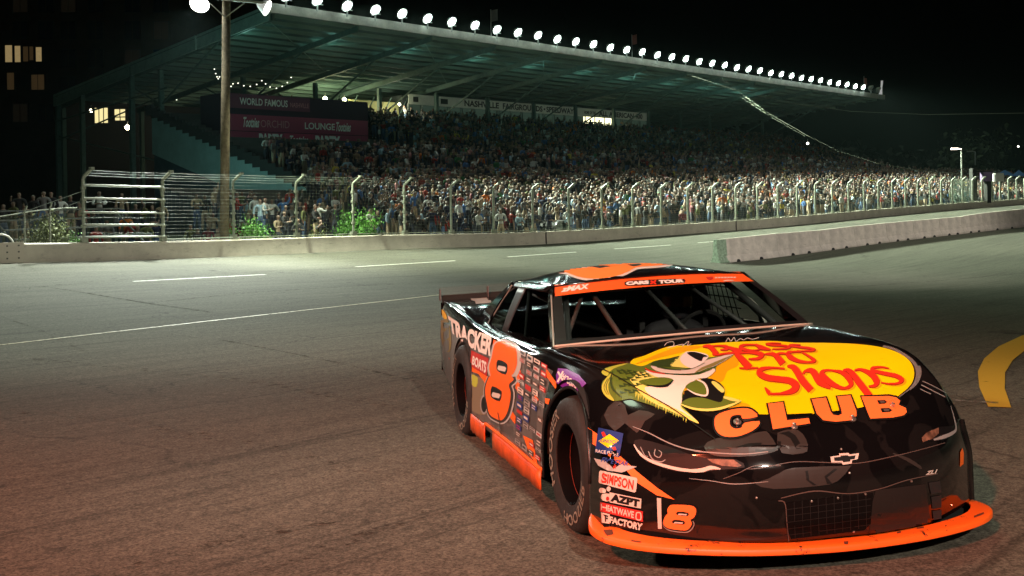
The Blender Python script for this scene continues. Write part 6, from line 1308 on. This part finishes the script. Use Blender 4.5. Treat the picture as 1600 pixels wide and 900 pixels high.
poly('side_fish_print', spline(Z2([(215, 75), (250, 80), (300, 110), (308, 200), (300, 265), (240, 250), (214, 200)]), True, 2), 'tan', layer=2); poly('side_fish_print', spline(Z2([(228, 75), (262, 90), (255, 135), (232, 120)]), True, 2), 'lime', layer=3); poly('side_fish_print', spline(T6([(65, 140), (110, 190), (150, 330), (165, 500), (140, 580), (90, 540), (60, 400)]), True, 2), 'olive', layer=1)
poly('side_fish_print', spline(T6([(70, 150), (112, 200), (118, 250), (80, 230)]), True, 2), 'yellow', layer=2)
ex = [(757.5 + 6.2 * math.cos(a), 632 + 15.5 * math.sin(a)) for a in np.linspace(0, 2 * math.pi, 20)[:-1]]; poly('exhaust_ring', ex, 'grey', layer=4); poly('exhaust_opening', [(lerp(757.8, x, .72), lerp(632.5, y, .78)) for x, y in ex], 'black', layer=5)
strokes('door_seam', [(Z4([(180, 470), (195, 560), (210, 690), (235, 790)]), [.5, .6, .6, .6])], 'dgrey', layer=9)
rs = random.Random(4); bq = (Z4([(325, 22)])[0], Z4([(528, 140)])[0], Z4([(475, 840)])[0], Z4([(290, 690)])[0]); 
def bqp(a, c): return (lerp(lerp(bq[0][0], bq[1][0], a), lerp(bq[3][0], bq[2][0], a), c), lerp(lerp(bq[0][1], bq[1][1], a), lerp(bq[3][1], bq[2][1], a), c))
for r_ in range(13):
    for c_ in range(4):
        if rs.random() < .14: continue
        a0, a1 = c_ / 4 + .015 + rs.random() * .03, (c_ + 1) / 4 - .02; c0, c1 = r_ / 13 + .006, (r_ + .55 + .35 * rs.random()) / 13
        col_ = rs.choice(['silver', 'grey', 'grey', 'cream', 'dgrey', 'rbox', 'navy', 'grey', 'silver', 'brown'])
        poly('contingency_sticker', [bqp(a0, c0), bqp(a1, c0), bqp(a1, c1), bqp(a0, c1)], col_, layer=4, cell=40)
        n = rs.choice([1, 2, 2]); dk = 'black' if col_ in ('silver', 'cream', 'grey') else 'cream'
        multi('sticker_bars', [[bqp(lerp(a0, a1, .15), lerp(c0, c1, (k + .3) / n)), bqp(lerp(a0, a1, .6 + .25 * rs.random()), lerp(c0, c1, (k + .3) / n)), bqp(lerp(a0, a1, .8), lerp(c0, c1, (k + .68) / n)), bqp(lerp(a0, a1, .15), lerp(c0, c1, (k + .68) / n))] for k in range(n)], rs.choice([dk, dk, 'rbox']), layer=5, cell=40)
poly('tyre_brand_sticker', spline(Z1([(800, 660), (850, 665), (920, 700), (965, 750), (880, 825), (840, 780), (790, 745), (788, 700)]), True, 1), 'purple', layer=4)
words('sticker_text', 'HOOSIER', Z1([(835, 690), (930, 755), (900, 790), (815, 715)]), 'white', layer=5, bold=.04, sag=0); strokes('sticker_text', [(Z1([(800, 680), (830, 735)]), [1.5, 1.2]), (Z1([(830, 678), (798, 740)]), [1.3, 1.5])], 'white', layer=5)
# --- roof number and windshield banner
ro = ZR([(60, 100), (160, 88), (320, 74), (470, 62), (610, 52), (760, 42), (905, 46), (905, 58), (850, 68), (740, 76), (660, 84), (600, 115), (520, 145), (420, 162), (330, 165), (240, 150), (160, 120)])
poly('roof_number_outline', outline(spline(ro, True, 2), 3.2), 'white', surf='roof', layer=1); poly('roof_number', spline(ro, True, 2), mat('roof_orange', (.95, .26, .05), .85, spec=.15), surf='roof', layer=2); poly('roof_number_hole', ZR([(310, 76), (430, 70), (480, 76), (400, 90)]), 'black', surf='roof', layer=3); poly('roof_number_hole', ZR([(590, 66), (680, 58), (700, 66), (640, 78)]), 'black', surf='roof', layer=3)
words('banner_text', 'zMAX', ZR([(130, 222), (325, 200), (330, 236), (118, 262)]), 'white', surf='banner', layer=2, bold=.05, shear=.25)
poly('banner_badge', spline(ZR([(575, 190), (600, 178), (900, 165), (1000, 165), (1012, 180), (1000, 195), (800, 208), (600, 216), (575, 208)]), True, 1), 'black', surf='banner', layer=1)
words('banner_text', 'CARS', ZR([(585, 186), (748, 177), (752, 203), (585, 212)]), 'white', surf='banner', layer=2, bold=.07, space=.95); words('banner_text', 'TOUR', ZR([(818, 175), (1000, 167), (1004, 192), (820, 202)]), 'white', surf='banner', layer=2, bold=.07)
strokes('banner_text', [(ZR([(762, 180), (800, 203)]), [1.2, 1.2]), (ZR([(800, 178), (760, 204)]), [1.2, 1.2])], 'red', surf='banner', layer=2)
poly('banner_mark', ZR([(1155, 152), (1205, 150), (1208, 165), (1188, 176), (1165, 168)]), 'rbox', surf='banner', layer=2); multi('banner_bars', [ZR([(1220 + 22 * k, 153 - .3 * k), (1237 + 22 * k, 152.5 - .3 * k), (1238 + 22 * k, 162 - .3 * k), (1221 + 22 * k, 163 - .3 * k)]) for k in range(7)], 'cream', surf='banner', layer=2)
poly('banner_roundel', [(850 + (1318 + 44 * math.cos(a)) / 4.571, 400 + (186 + 13 * math.sin(a)) / 4.571) for a in np.linspace(0, 2 * math.pi, 16)[:-1]], 'cream', surf='banner', layer=2)
pl_ = []
for i in range(9): t = i / 8; x, y = lerp(786, 806, t), lerp(495, 443, t); pl_.append([(x - 2.2, y - 2), (x + 1.8, y - 2.2), (x + 2.2, y + 1.4), (x - 1.8, y + 1.8)])
multi('pillar_marks', pl_[:3] + pl_[4:], 'cream', surf='pillar', layer=6)
# deck emblem plates
DK = TT(680, 460, 6.43)
poly('deck_emblem', DK([(355, 45), (430, 42), (440, 30), (520, 35), (530, 60), (560, 62), (560, 85), (500, 95), (410, 98), (400, 70), (370, 65)]), 'silver', layer=2)
# ------------------------------------------------------------------ night haze round the lamps
def haze(dens):
    b = MB(); b.box((30, 90, 12), (340, 330, 36)); o = b.build('haze', None or bpy.data.materials.new('haze_air'), None); m = o.data.materials[0]; m.use_nodes = True; n = m.node_tree
    n.nodes.clear(); out = n.nodes.new('ShaderNodeOutputMaterial'); v = n.nodes.new('ShaderNodeVolumePrincipled'); v.inputs['Density'].default_value = dens; v.inputs['Color'].default_value = (.65, .95, .95, 1); v.inputs['Anisotropy'].default_value = .35
    n.links.new(v.outputs[0], out.inputs['Volume']); tag(o, kind='stuff'); o['label'] = 'thin night haze glowing round the floodlights'
    return o
haze(.00004)
S.cycles.volume_bounces = 0; S.cycles.volume_max_steps = 64
